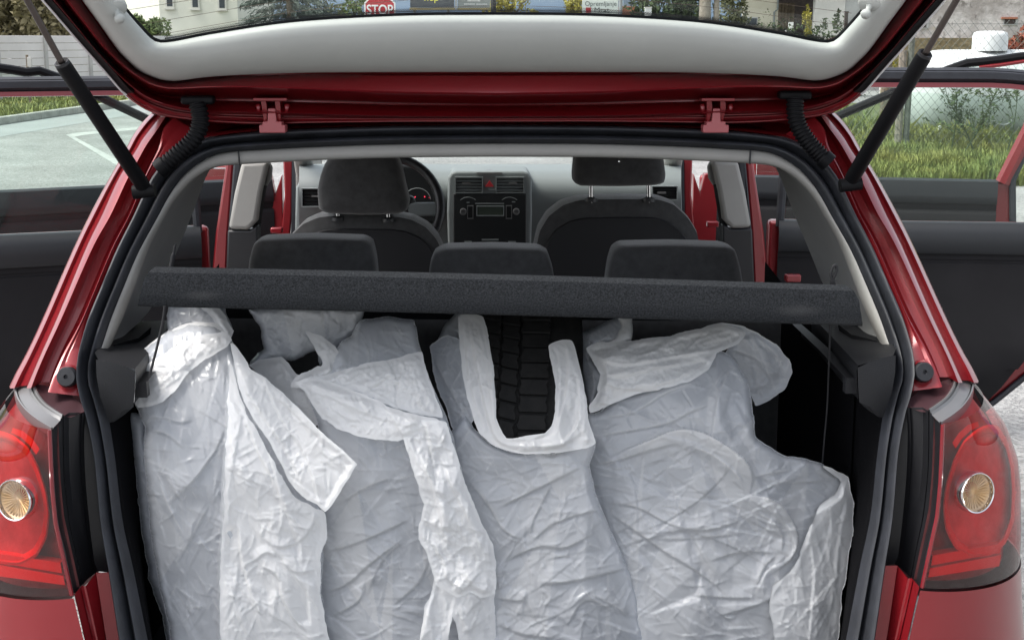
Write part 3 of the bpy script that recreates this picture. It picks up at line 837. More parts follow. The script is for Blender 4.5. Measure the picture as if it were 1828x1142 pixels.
# --- pale trim round the inside of the opening
a_, b_ = arch(SI_t, 0.032), arch(T1, 0.05)
rows = [[v + Vector((0, .03, 0)) for v in a_]]
for u, hgt in [(0, 0.0), (0.12, .008), (0.4, .012), (0.75, .010), (0.95, .003), (1.0, -0.012)]:
    rows.append([p.lerp(q, u) + Vector((0, -hgt, 0)) for p, q in zip(a_, b_)])
rows.append([q + Vector((0, 0.05, 0.01)) for q in b_])
trim = MB().grid(rows).build('headliner_trim', M['trim_grey'], car, angle=60)
for s in (1, -1):     # the joints where the roof trim meets the pillar trims
    j = MB()
    p0, p1 = PD(1340, 268, D, .018), PD(1338, 293, D, .034)
    j.tube([(s * p0.x, p0.y, p0.z), (s * p1.x, p1.y, p1.z)], .0016, 6)
    j.build('trim_joint', M['black_plastic'], trim)

# --- pillar cheek: inner face of the rear pillar, running forward from the trim
T1s = T1[4:]
T2px = [(1385, 300), (1388, 306), (1394, 318), (1402, 340), (1410, 362), (1424, 398), (1448, 455), (1470, 508), (1500, 555), (1540, 590), (1572, 620)]
M['cheek'] = mat('pillar_cheek', (0.25, 0.25, 0.245), 0.65, bump=0.15, bscale=600, bdist=0.001, vary=0.06)  # same pale trim plastic, darkened to hold the shade of its inward face
for s in (1, -1):
    c1 = [Vector(v) for v in crom([PD(px, py, D, .05) for px, py in T1s], 40)]
    c2 = [Vector(v) for v in crom([P(px, py, y=(2.95 if py < 520 else 2.95 - (py - 520) / 100 * 0.55)) for px, py in T2px], 40)]
    rows = [[a + Vector((0, .012, 0)) for a in c1]] + [[a.lerp(b, u) + Vector((0.018 * math.sin(math.pi * u), 0, 0)) for a, b in zip(c1, c2)] for u in (.02, .1, .3, .6, .9, 1)]
    rows.append([b + Vector((0.03, 0.02, 0)) for b in c2])
    g = MB().grid(rows)
    (g if s > 0 else g.mirror()).build('pillar_trim', M['cheek'], car, angle=50)

def both(g, name, m, parent=None, **k):
    """the right-hand piece and its mirrored twin"""
    a = g.build(name, m, parent[0] if parent else car, **k)
    b = g.mirror().build(name, m, parent[1] if parent else car, **k)
    return a, b

# --- body shell around the opening: stepped gutters of the rear pillars
C0 = [(1488, 202), (1503, 217), (1520, 240), (1532, 262), (1549, 291), (1570, 327), (1599, 380), (1629, 440), (1684, 560), (1714, 622), (1735, 660), (1746, 683)]
C1 = [(1475, 208), (1490, 226), (1508, 249), (1516, 263), (1531, 286), (1552, 320), (1580, 380), (1610, 440), (1662, 560), (1691, 622), (1708, 660), (1718, 683)]
C2 = [(1466, 207), (1480, 228), (1496, 250), (1505, 264), (1518, 287), (1537, 320), (1566, 380), (1600, 440), (1655, 560), (1685, 622), (1702, 660), (1711, 683)]
C3 = [(1452, 208), (1470, 228), (1476, 250), (1480, 264), (1494, 291), (1508, 320), (1534, 380), (1566, 440), (1619, 560), (1653, 622), (1671, 660), (1682, 690)]
SOs = [(1404, 240), (1423, 252), (1440, 262), (1455, 273), (1474, 292), (1496, 322), (1524, 380), (1555, 440), (1607, 560), (1625, 620), (1630, 660), (1628, 700)]
def strip(pts, off, n=60, dx=0.0):
    return [Vector(v) + Vector((dx, 0, 0)) for v in crom([PD(px, py, D, off) for px, py in pts], n)]
c0, c1, c2, c3, c4 = strip(C0, .075), strip(C1, .030), strip(C2, .018), strip(C3, .0), strip(SOs, .004)
def gut(u, a, b, dy): return [p.lerp(q, u) + Vector((0, dy, 0)) for p, q in zip(a, b)]
rows = [[p + Vector((.012, .5, .012)) for p in c0],[p + Vector((.012, .10, .004)) for p in c0], [p + Vector((.006, .014, 0)) for p in c0], c0,
        gut(.25, c0, c1, .0), gut(.40, c0, c1, .016), gut(.85, c0, c1, .018), gut(.96, c0, c1, .002), c1, c2,
        gut(.05, c2, c3, .012), gut(.12, c2, c3, .045), gut(.5, c2, c3, .055), gut(.85, c2, c3, .048), gut(.96, c2, c3, .012), c3,
        gut(.12, c3, c4, -.002), gut(.30, c3, c4, .002), gut(.38, c3, c4, .001), gut(1, c3, c4, .008), gut(1, c3, c4, .06)]
g = MB().grid(rows)
both(g, 'rear_pillar', M['red'], angle=38)
# strip of roof edge under the open tailgate
top_out = arch([(890, 205), (1060, 206), (1200, 209), (1300, 213), (1380, 218), (1420, 226), (1455, 240)], .07, 90)
top_a = arch([(890, 219), (1060, 220), (1200, 224), (1300, 229), (1380, 237), (1420, 246), (1455, 266)], .012, 90)
top_b = arch([(890, 222), (1060, 223), (1200, 227), (1300, 232), (1380, 241), (1420, 251), (1455, 273)], .004, 90)
MB().grid([[p + Vector((0, .30, .03)) for p in top_out], [p + Vector((0, .10, .055)) for p in top_out], [p + Vector((0, .015, .045)) for p in top_out], top_out, [a.lerp(b, .5) + Vector((0, .02, 0)) for a, b in zip(top_out, top_a)], [p + Vector((0, .03, 0.002)) for p in top_a], top_a, top_b, [p + Vector((0, .03, -.004)) for p in top_b]]).build('roof_edge', M['red'], car, angle=40)

# roof skin
rows = []
for y, z, hw in [(2.70, 1.452, .60), (2.9, 1.468, .615), (3.3, 1.485, .635), (3.8, 1.485, .645), (4.3, 1.46, .63), (4.55, 1.43, .60)]:
    rows.append([Vector((hw * k / 8, y + .03 * (1 - abs(k / 8)), z - .03 * (k / 8) ** 2 - (0.02 if abs(k) == 8 else 0))) for k in range(-8, 9)])
MB().grid(rows).build('roof', M['red'], car)
MB().grid([[p - Vector((0, 0, .03)) for p in r] for r in rows]).build('headliner', M['trim_grey'], car)

# --- quarter panels and tail lamps
def corner_y(w): return 2.145 + 0.30 * (1 - math.sqrt(max(0, 1 - min(1, w) ** 2)))
sil = [(683, 1742), (710, 1762), (745, 1790), (800, 1811), (850, 1817), (930, 1818), (985, 1816), (1060, 1815), (1142, 1817), (1300, 1815), (1500, 1800)]
def xs(z):
    """outer half width of the tail at height z, from the silhouette"""
    best = None
    ys = 2.40
    pts = [P(px, py, y=ys) for py, px in sil]
    for a, b in zip(pts[:-1], pts[1:]):
        if b.z <= z <= a.z:
            u = (a.z - z) / (a.z - b.z); return a.x + (b.x - a.x) * u
    return pts[0].x if z > pts[0].z else pts[-1].x
X0 = 0.70
def lamp_pt(z, w, push=0.0):
    xo = xs(z)
    x = X0 + (xo - X0) * w
    return Vector((x - push * w * .5, corner_y(w) + push, z))
def lamp_surface_at(px, py, push=0.0):
    """view ray on the rounded corner"""
    d = ray(px, py); t = 2.2
    for _ in range(40):
        p = CAM + d * t
        w = (p.x - X0) / (xs(p.z) - X0)
        t = .6 * t + .4 * (corner_y(min(w, .97)) + push) / d.y
    return CAM + d * t
inner = [(676, 1681), (757, 1680), (820, 1677), (860, 1675), (920, 1669), (965, 1659), (1005, 1650), (1046, 1641)]
inner_z = [(P(px, py, y=2.15).z, P(px, py, y=2.15).x) for py, px in inner]
def inner_x(z):
    a = sorted(inner_z)
    return float(np.interp(z, [k[0] for k in a], [k[1] for k in a]))
zt = P(1680, 757, y=2.15).z
zb = P(1641, 1046, y=2.15).z
def lamp_top(w): return zt + (P(1742, 684, y=2.40).z - zt) * min(1, w) ** 0.8
def lamp_bot(w): return zb + (P(1816, 962, y=2.44).z - zb) * min(1, w) ** 0.9
def corner_grid(push, topf, botf, nr=26, nc=26, w1=1.0):
    rows = []
    for i in range(nr):
        u = i / (nr - 1)
        r = []
        for j in range(nc):
            s_ = j / (nc - 1)
            w = 1 - (1 - s_) ** 1.6
            z = topf(w) + (botf(w) - topf(w)) * u
            xi, xo = inner_x(z), xs(z)
            x = xi + (xo - xi) * w * w1
            ww = max(0, (x - X0) / (xo - X0))
            r.append(Vector((x - push * .6 * w, corner_y(ww) + push, z)))
        rows.append(r)
    return rows

# lower quarter panel below the lamp
rows = []
for i in range(14):
    u = i / 13
    r = []
    for j in range(26):
        s_ = j / 25; w = 1 - (1 - s_) ** 1.6
        z = lamp_bot(w) - .004 + (0.34 - lamp_bot(w)) * u
        pa, pb = P(1641, 1046, y=2.15), P(1612, 1180, y=2.13)
        xi = float(np.interp(z, [pb.z - .3, pb.z, pa.z], [pb.x - .01, pb.x, pa.x]))
        xo = xs(z); x = xi + (xo - xi) * w; ww = max(0, (x - X0) / (xo - X0))
        r.append(Vector((x, corner_y(ww) - .004 - .035 * min(1, u * 1.2), z)))
    rows.append(r)
for k in range(len(rows)):     # side of the car, running forward to the wheel arch
    e = rows[k][-1]
    rows[k] = rows[k] + [e + Vector((.004, .1, 0)), e + Vector((.0, .3, 0))]
g = MB().grid(rows)
rows2 = [[r[0] + Vector((0, .012, 0)) for r in rows], [r[0] for r in rows]]
both(g, 'quarter_panel', M['red'], angle=60)

# side skin behind the lamps and pillars up to the rear door opening
g = MB()
rows = []
for z in [0.34, .5, .7, .85, .95, 1.0]:
    xo = xs(z)
    rows.append([Vector((xo - .004, 2.46, z)), Vector((xo - .01, 2.6, z)), Vector((xo - .03, 2.85, z)), Vector((xo - .06, 3.1, z))])
g.grid(rows)
both(g, 'side_panel', M['red'])

# sloping flanks beside the lower opening
L0 = [(1641, 1046), (1630, 1095), (1620, 1142), (1603, 1220)]
L1 = [(1629, 1033), (1616, 1090), (1604, 1142), (1586, 1220)]
L2 = [(1621, 1032), (1608, 1090), (1597, 1142), (1579, 1220)]
L3 = [(1602, 1009), (1593, 1070), (1582, 1142), (1566, 1220)]
L4 = [(1578, 1009), (1569, 1070), (1559, 1142), (1543, 1220)]
def lc(pts, y): return [Vector(v) for v in crom([P(px, py, y=y) for px, py in pts], 20)]
l0, l1, l2, l3, l4 = lc(L0, 2.143), lc(L1, 2.165), lc(L2, 2.172), lc(L3, 2.20), lc(L4, 2.205)
g = MB().grid([[p + Vector((.01, .03, 0)) for p in l0], [p + Vector((.002, .003, 0)) for p in l0], l0, gut(.85, l0, l1, .012), gut(.95, l0, l1, 0), l1, gut(.4, l1, l2, .003), l2, gut(.1, l2, l3, .014), gut(.9, l2, l3, .008), l3, l4, [p + Vector((-.01, .05, 0)) for p in l4]])
both(g, 'opening_flank', M['red'], angle=30)

# black covers between lamp and seal
B0 = [(1681, 757), (1680, 790), (1676, 850), (1669, 920), (1658, 965), (1650, 1005), (1642, 1046)]
B0b = [(1666, 745), (1668, 790), (1665, 850), (1659, 920), (1649, 965), (1640, 1005), (1633, 1040)]
B1 = [(1662, 735), (1662, 790), (1660, 850), (1653, 920), (1643, 965), (1636, 1000), (1630, 1033)]
B2 = [(1657, 733), (1657, 790), (1655, 850), (1647, 920), (1638, 965), (1631, 1000), (1625, 1030)]
B3 = [(1622, 728), (1625, 780), (1623, 850), (1617, 920), (1612, 965), (1607, 1000), (1602, 1010)]
B4 = [(1610, 728), (1602, 780), (1595, 850), (1588, 920), (1583, 965), (1578, 1000), (1575, 1010)]
b0, b0b, b1, b2, b3, b4 = lc(B0, 2.150), lc(B0b, 2.19), lc(B1, 2.20), lc(B2, 2.204), lc(B3, 2.245), lc(B4, 2.262)
g = MB().grid([[p + Vector((.004, -.002, 0)) for p in b0], b0, gut(.9, b0, b0b, .004), b0b, gut(.9, b0b, b1, -.002), b1, gut(.5, b1, b2, .003), b2, gut(.08, b2, b3, .02), gut(.92, b2, b3, .006), gut(.97, b2, b3, -.002), b3, gut(.06, b3, b4, .01), b4])
both(g, 'lamp_cover', M['black_plastic'], angle=30)

# --- lamps
lampA = MB().grid(corner_grid(.035, lamp_top, lamp_bot)).build('tail_lamp', M['lamp_body'], car, angle=60)
lampB = MB().grid(corner_grid(.035, lamp_top, lamp_bot)).mirror().build('tail_lamp', M['lamp_body'], car, angle=60)
LP = (lampA, lampB)
rows = corner_grid(0.0, lamp_top, lamp_bot)
both(MB().grid(rows), 'lamp_lens', M['lamp_red'], LP, angle=70)
edge = [r[0] for r in rows]
both(MB().tube([p + Vector((.003, -.001, 0)) for p in edge], .0035, 6), 'lens_edge', M['lamp_edge'], LP)
# teardrop bowl behind the lens
def surf(px, py, push): return lamp_surface_at(px, py, push)
tear = [(1735, 994), (1705, 978), (1688, 945), (1683, 905), (1688, 865), (1702, 820), (1721, 785), (1745, 765), (1765, 757), (1782, 760), (1800, 790), (1810, 830), (1813, 880), (1810, 930), (1795, 970), (1768, 991)]
t_in = closed_crom(tear, 9)
tc_ = np.array([1752, 880])
tear_rows = []
for k, push in [(1.0, .010), (0.955, .006), (0.90, .010), (0.86, .022)]:
    q = tc_ + (t_in - tc_) * k
    tear_rows.append([surf(px, py, push) for px, py in q])
both(MB().grid(tear_rows, closed=True), 'bowl_rim', M['lamp_bright'], LP, angle=60)
bowl = []
for k, push in [(0.86, .022), (0.6, .028), (0.3, .030), (0.02, .030)]:
    q = tc_ + (t_in - tc_) * k
    bowl.append([surf(px, py, push) for px, py in q])
both(MB().grid(bowl, closed=True), 'lamp_bowl', M['lamp_bowl'], LP, angle=60)
# round indicator: chrome ring, ribbed amber bowl, clear lens
ic = surf(1733, 876, .004)
inorm = Vector((0.42, -1, 0.12)).normalized()
both(MB().lathe([(.0362, -.012), (.0362, .003), (.0346, .007), (.0328, .006), (.0318, -.002)], ic + inorm * .012, inorm, 40), 'indicator_ring', M['chrome'], LP, angle=50)
g = MB(); g.lathe([(.0318, -.001), (.024, -.006), (.012, -.009), (.001, -.010)], ic + inorm * .012, inorm, 40)
a_ = inorm.orthogonal().normalized(); b_ = inorm.cross(a_)
for k in range(28):
    an = 2 * math.pi * k / 28
    dv = a_ * math.cos(an) + b_ * math.sin(an)
    g.tube([ic + inorm * .0035 + dv * .0005, ic + inorm * .010 + dv * .029], [.0004, .0013], 5)
both(g, 'indicator_bowl', M['amber'], LP, angle=30)
both(MB().lathe([(.0318, .004), (.026, .0085), (.014, .0115), (.001, .0125)], ic + inorm * .012, inorm, 36), 'indicator_lens', M['lamp_clear'], LP, angle=60)
# reflector bars along the bottom
for ln in ([(1665, 991), (1787, 970), (1786, 986), (1662, 1009)], [(1660, 1014), (1787, 990), (1784, 1010), (1657, 1030)]):
    n = 10
    top = [surf(ln[0][0] + (ln[1][0] - ln[0][0]) * k / n, ln[0][1] + (ln[1][1] - ln[0][1]) * k / n, .008) for k in range(n + 1)]
    bot = [surf(ln[3][0] + (ln[2][0] - ln[3][0]) * k / n, ln[3][1] + (ln[2][1] - ln[3][1]) * k / n, .008) for k in range(n + 1)]
    both(MB().grid([[p + Vector((0, .02, 0)) for p in top], top, bot, [p + Vector((0, .02, 0)) for p in bot]]), 'reflector_bar', M['lamp_bright'], LP, angle=40)
# thin bright brake segment above the bowl
both(MB().grid([[surf(px, py, .008) for px, py in [(1700, 790), (1712, 772), (1728, 758), (1745, 752)]], [surf(px, py, .008) for px, py in [(1706, 800), (1718, 782), (1733, 768), (1748, 761)]]]), 'brake_segment', M['lamp_bright'], LP)
# satin cap along the top of the lamp and the dark tray behind it
ci = [P(1704, 676, y=2.335), P(1700, 692, y=2.30), P(1688, 711, y=2.255), P(1672, 724, y=2.22), P(1657, 734, y=2.205)]
co = [P(1739, 682, y=2.375), P(1735, 704, y=2.30), P(1722, 725, y=2.24), P(1703, 742, y=2.185), P(1680, 757, y=2.150)]
ci = [Vector(v) for v in crom(ci, 24)]; co = [Vector(v) for v in crom(co, 24)]
def mixr(u, dz): return [p.lerp(q, u) + Vector((0, 0, dz)) for p, q in zip(ci, co)]
g = MB().grid([mixr(0, -.01), mixr(0, .004), mixr(.10, .006), mixr(.18, 0), mixr(.22, .004), mixr(.30, .0), mixr(.85, .0), mixr(.9, -.004), mixr(.93, .004), mixr(1.0, .004), mixr(1.02, -.012)])
caps = both(g, 'lamp_cap', M['satin'], angle=28)
M['tray'] = mat('lamp_tray', (0.05, 0.022, 0.026), 0.4)
tt = [P(1620, 716, y=2.27), P(1640, 698, y=2.30), P(1660, 688, y=2.325), P(1682, 680, y=2.335), P(1704, 675, y=2.34)]
tb = [P(1618, 722, y=2.25), P(1624, 728, y=2.245), P(1635, 733, y=2.235), P(1648, 738, y=2.22), P(1658, 735, y=2.205)]
tt = [Vector(v) for v in crom(tt, 14)]; tb = [Vector(v) for v in crom(tb, 14)]
tb2 = [Vector(v) for v in crom([P(1622, 726, y=2.245), P(1635, 732, y=2.235), P(1657, 735, y=2.21), P(1688, 712, y=2.26), P(1704, 677, y=2.335)], 14)]
both(MB().grid([tt, [a.lerp(b, .5) + Vector((0, 0, -.004)) for a, b in zip(tt, tb2)], tb2]), 'lamp_tray', M['tray'])
# rubber stops
sc_ = PD(1646, 664, D, -.004)
sn = Vector((0.05, -1, 0.25)).normalized()
both(MB().lathe([(.021, -.01), (.021, .0), (.019, .004)], sc_, sn, 30), 'stop_collar', M['red'], angle=40)
st = both(MB().lathe([(.0175, -.01), (.0175, .010), (.0155, .014), (.004, .0145), (.003, .010), (.0005, .010)], sc_, sn, 30), 'rubber_stop', M['black_rubber'], angle=40)

# --- tailgate, swung up over the opening
HG = Vector((0, 2.66, 1.445))
hd = Vector((0, -.788, .616)); hn = Vector((0, -.616, -.788))
def PH(px, py, off=0.0):
    o = HG + hn * off
    d = ray(px, py)
    t = (o - CAM).dot(hn) / d.dot(hn)
    return CAM + d * t
def harch(pts, off, n=160):
    h = [PH(px, py, off) for px, py in pts]
    h[0].x = 0
    r = [Vector(v) for v in crom(h, n // 2)]
    return [Vector((-v.x, v.y, v.z)) for v in r[::-1]][:-1] + r
HG_in = [(890, 27), (1058, 29), (1242, 40), (1380, 60), (1447, 73), (1472, 76.5), (1484, 75.5), (1497, 68), (1526, 37), (1552, 6), (1578, -28), (1605, -66), (1640, -120)]
HT = [(890, 129), (1060, 129), (1242, 130), (1380, 136), (1440, 143), (1462, 144), (1486, 139), (1515, 126), (1534, 109), (1554, 88), (1587, 42), (1618, 0), (1645, -40), (1672, -80), (1705, -130)]
H2 = [(890, 171), (1060, 168), (1163, 163), (1294, 157), (1390, 156), (1440, 158), (1470, 157), (1500, 148), (1530, 128), (1550, 112), (1580, 83), (1614, 42), (1647, 0), (1679, -40), (1711, -80), (1751, -130)]
H3 = [(890, 189), (1060, 187), (1176, 183), (1294, 180), (1390, 178), (1440, 175), (1472, 171), (1502, 160), (1531, 139), (1552, 121), (1583, 90), (1618, 46), (1652, 3), (1684, -37), (1716, -78), (1756, -128)]
H4 = [(890, 210), (1060, 209), (1176, 206), (1294, 202), (1390, 199), (1440, 193), (1475, 184), (1507, 170), (1536, 147), (1558, 127), (1592, 91), (1630, 46), (1667, 3), (1700, -36), (1733, -77), (1773, -127)]
HO = [(890, 217), (1060, 217), (1200, 219), (1300, 221), (1375, 218), (1430, 212), (1470, 206), (1500, 195), (1528, 178), (1546, 160), (1580, 121), (1616, 80), (1651, 40), (1686, 0), (1721, -40), (1756, -80), (1799, -130)]
NH = 80
def pxc(pts): return crom(pts, NH)
HP = {k: pxc(v) for k, v in (('g', HG_in), ('t', HT), ('2', H2), ('3', H3), ('4', H4), ('o', HO))}
def hrow(A, B, u, o):
    """row of points between two picture contours, lying o above the tailgate plane, both halves"""
    q = HP[A] + (HP[B] - HP[A]) * u
    r = [PH(px, py, o) for px, py in q]
    r[0].x = 0.0
    return [Vector((-v.x, v.y, v.z)) for v in r[::-1]][:-1] + r
ht, h2, h3, h4, ho = (hrow(k, k, 0, 0.0) for k in ('t', '2', '3', '4', 'o'))
def hofs(r, o): return [p + hn * o for p in r]
rows = [hrow('t', 't', 0, -.06), hrow('t', 't', 0, -.030), hrow('t', '2', .10, -.028), hrow('t', '2', .16, -.016), hrow('t', '2', .55, .004), hrow('t', '2', .88, .018), hrow('t', '2', .97, .019), hrow('2', '3', .04, .014),
        hrow('2', '3', .9, -.036), hrow('3', '4', 0, -.034), hrow('3', '4', .08, -.024), hrow('3', '4', .9, .014), hrow('4', 'o', 0, .012), hrow('4', 'o', .2, -.006), hrow('4', 'o', .45, .006), hrow('4', 'o', .7, .007), hrow('4', 'o', .8, -.002), hrow('o', 'o', 0, -.002), hrow('o', 'o', 0, -.03), hrow('o', 'o', 0, -.08)]
gate = MB().grid(rows).build('tailgate', M['red'], car, angle=38)
# outer skin of the tailgate
rows = [hofs(ho, -.070), hofs(h2, -.085), hofs(ht, -.088)]
MB().grid(rows).build('tailgate_skin', M['red'], gate)
for k_, (u_, o_, r_) in enumerate(((.16, -.004, .0022), (.42, .004, .0018), (.86, .004, .0016))):
    MB().tube(hrow('4', 'o', u_, o_)[8:-8], r_, 6).build('seam_bead', M['red'], gate)
# black gap strip and bright edge along the outer rim of the sides
EO = [(1537, 166), (1546, 159), (1580, 120), (1616, 80), (1651, 40), (1686, 0), (1721, -40), (1756, -80), (1799, -130)]
M['rim_white'] = mat('rim_white', (0.80, 0.80, 0.80), .35)
for s in (1, -1):
    e0 = [PH(px, py, .010) for px, py in crom(EO, 40)]
    e1 = [PH(px - 13, py - 1, .012) for px, py in crom(EO, 40)]
    g = MB().grid([[p + hn * -.02 for p in e0], e0, e1, [p + hn * -.012 for p in e1]])
    (g if s > 0 else g.mirror()).build('rim_strip', M['strut'], gate)
    g = MB().tube([p + hn * .003 for p in e0], .0019, 6)
    (g if s > 0 else g.mirror()).build('rim_edge', M['rim_white'], gate)
# pale inner panel with a rounded section and the glass
rows = []
for u, o in [(0, -.035), (0, -.002), (.015, .006), (.05, .012), (.14, .018), (.3, .021), (.5, .020), (.7, .014), (.86, .006), (.94, -.002), (.985, -.010), (1, -.016), (1, -.034)]:
    rows.append(hrow('t', 'g', u, o))
MB().grid(rows).build('inner_panel', M['hatch_trim'], gate, angle=70)
# the glass, with its dark printed border and heating wires
gl_in = hrow('g', 'g', 0, -.026)
n = len(gl_in)
rows = [[gl_in[k].lerp(gl_in[n - 1 - k], u) for u in np.linspace(0, 1, 9)] for k in range(n // 2 + 1)]
glass = MB().grid(rows).build('rear_window', M['hatch_glass'], gate)
def up(v): return [(p[0] - (2 if p[0] > 1480 else 0), p[1] - v) for p in HG_in]
g = MB().grid([harch(HG_in, -.0225), harch(up(5.5), -.0225)])
g.build('window_border', M['black_rubber'], glass)
dots = MB()
ba = harch(up(5.5), -.0227, 620)
i0, i1 = 105, len(ba) - 105
for k in range(i0, i1):
    c = ba[k]
    for r_, (o, sz) in enumerate([(.0022, .0014), (.0052, .0012), (.0082, .0009), (.0112, .0006)] ):
        cc = c + hd * o + Vector(((.5 if r_ % 2 else 0) * (ba[min(k + 1, i1)].x - c.x), 0, 0))
        a = Vector((sz, 0, 0)); b = hd * sz
        dots.add([cc - a - b, cc + a - b, cc + a + b, cc - a + b], [(0, 1, 2, 3)])
dots.build('border_dots', M['black_rubber'], glass, smooth=False, kind='stuff')
wires = MB()
for kk, (a, b) in enumerate([((300, 76), (1478, 70)), ((262, 66), (1500, 45)), ((245, 45), (1520, 24)), ((230, 18), (1540, 0)), ((210, -20), (1560, -30))]):
    m0 = ((a[0] + b[0]) / 2, (a[1] + b[1]) / 2 - 62)
    path = [PH(px, py, -.0235) for px, py in crom([a, ((a[0] * .75 + b[0] * .25), a[1] * .5 + m0[1] * .5 - 14), m0, ((a[0] * .25 + b[0] * .75), b[1] * .5 + m0[1] * .5 - 14), b], 30)]
    wires.tube(path, .0005, 4)
M['wire'] = mat('heating_wire', (0.10, 0.07, 0.05), 0.6)
wires.build('heater_wires', M['wire'], glass)
# cord knobs on the panel
for px, py, s in [(1552, 12, 1), (207, 20, -1)]:
    c = PH(px, py, .010)
    nrm = (hn + Vector((-s * .5, 0, 0))).normalized()
    k = MB().lathe([(.0215, -.012), (.0215, .0), (.0195, .003), (.006, .0045), (.0042, .012), (.0042, .016), (.008, .018), (.0095, .023), (.007, .028), (.0005, .029)], c - nrm * .004, nrm, 24)
    k.build('cord_knob', M['hatch_trim'], gate, angle=60)
# hinges
M['pink'] = mat('sheen_pink', (0.42, 0.10, 0.11), 0.5, coat=.4)  # sheen on the red hinges, painted in as a paler colour
for hx in (485, 1279):
    y0 = 2.62
    c = P(hx, 205, y=y0)
    sc = y0 / F
    def hp(dx, dy, dd=0): return c + Vector((dx * sc, dd, -dy * sc))
    pts = [(-6.5, -11), (6.5, -11), (8, 12), (17, 12), (17, 18), (23, 18), (23, 32), (-23, 32), (-23, 18), (-17, 18), (-17, 12), (-8, 12)]
    arm = MB().prism([hp(dx, dy) for dx, dy in pts], (0, .03, 0)).build('hinge_arm', M['pink'], car, smooth=False, bevel=.002)
    MB().box(hp(0, -27, .0), (.064, .03, .006)).build('hinge_plate', M['red'], arm, bevel=.001)
    for dx in (-13, 11):
        MB().prism([hp(dx - 5, -24, -.002), hp(dx + 4, -24, -.002), hp(dx + 5, -12, -.002), hp(dx + 3, 14, .01), hp(dx - 3, 14, .01)], (0, .02, 0)).build('hinge_cheek', M['red'], arm, bevel=.001)
    for dx in (-24, 26):
        MB().lathe([(.0055, 0), (.0055, .006), (.004, .008), (.0036, .014), (.0005, .015)], hp(dx, -16, .01), (0, -.5, -.8), 12).build('hinge_bolt', M['red'], arm, angle=40)
# gas struts
for pl, pu, rod in [((1519, 322), (1652, 96), (1716, -14)), ((257, 334), (110, 112), (34, -26))]:
    a, b = P(*pl, y=2.50), P(*pu, y=2.30)
    c = P(*rod, y=2.235)
    st_ = MB().tube([a, a.lerp(b, .03), a.lerp(b, .97), b], [.0125, .0140, .0135, .0125], 22).build('gas_strut', M['strut'], car, angle=40)
    d_ = (c - b).normalized()
    MB().lathe([(.0128, -.004), (.0125, .001), (.0095, .001), (.0095, -.004)], b, d_, 24).build('strut_collar', M['black_plastic'], st_)
    MB().tube([b - d_ * .02, c], .0056, 14).build('strut_rod', M['steel'], st_)
    MB().tube([a - Vector((.02, .0, .010)), a + Vector((.02, .0, -.006))], [.013, .012], 14).build('strut_joint', M['strut'], st_)
# ribbed wiring sleeves
for pts in ([(1420, 176), (1419, 196), (1424, 222), (1440, 250), (1462, 275), (1480, 292)], [(352, 185), (357, 205), (357, 225), (345, 250), (318, 275), (283, 304)]):
    ys = np.linspace(2.58, 2.56, len(pts))
    pa = crom([P(px, py, y=y) for (px, py), y in zip(pts, ys)], 120)
    rr = [0.0155 + .0018 * (1 if (k // 3) % 2 else -0.4) for k in range(120)]
    sl = MB().tube([Vector(v) for v in pa], rr, 16).build('wiring_sleeve', M['strut'], car, angle=80)
    MB().box(Vector(pa[0]) + Vector((0, .01, .006)), (.062, .03, .016)).build('sleeve_mount', M['strut'], sl, bevel=.005)
    MB().tube([Vector(pa[-1]) , Vector(pa[-14])], .0185, 16).build('sleeve_end', M['strut'], sl)

# --- luggage bay
g = MB()
xw = .60
g.box((0, 2.62, .45), (1.34, .95, .02))                         # floor
g.build('boot_floor', M['carpet'], car, smooth=False)
M['bay'] = mat('boot_lining', (0.005, 0.005, 0.006), 0.95, spec=.08, bump=.3, bscale=300, bdist=.003)
for s in (1, -1):
    rows = []
    for y, z0 in [(2.42, .45), (2.55, .45), (2.75, .45), (3.25, .45)]:
        rows.append([Vector((s * (.672 - .004 * (k / 6)), y, z0 + (1.0 + .1 * max(0, y - 2.6) - z0) * k / 6)) for k in range(7)])
    MB().grid(rows).build('boot_side', M['bay'], car)
# sill of the opening
MB().box((0, 2.27, .44), (1.30, .14, .07)).build('boot_sill', M['black_plastic'], car, bevel=.02, seg=3)
MB().box((0, 2.16, .34), (1.36, .06, .20)).build('bumper_top', M['red'], car, bevel=.02, seg=3)
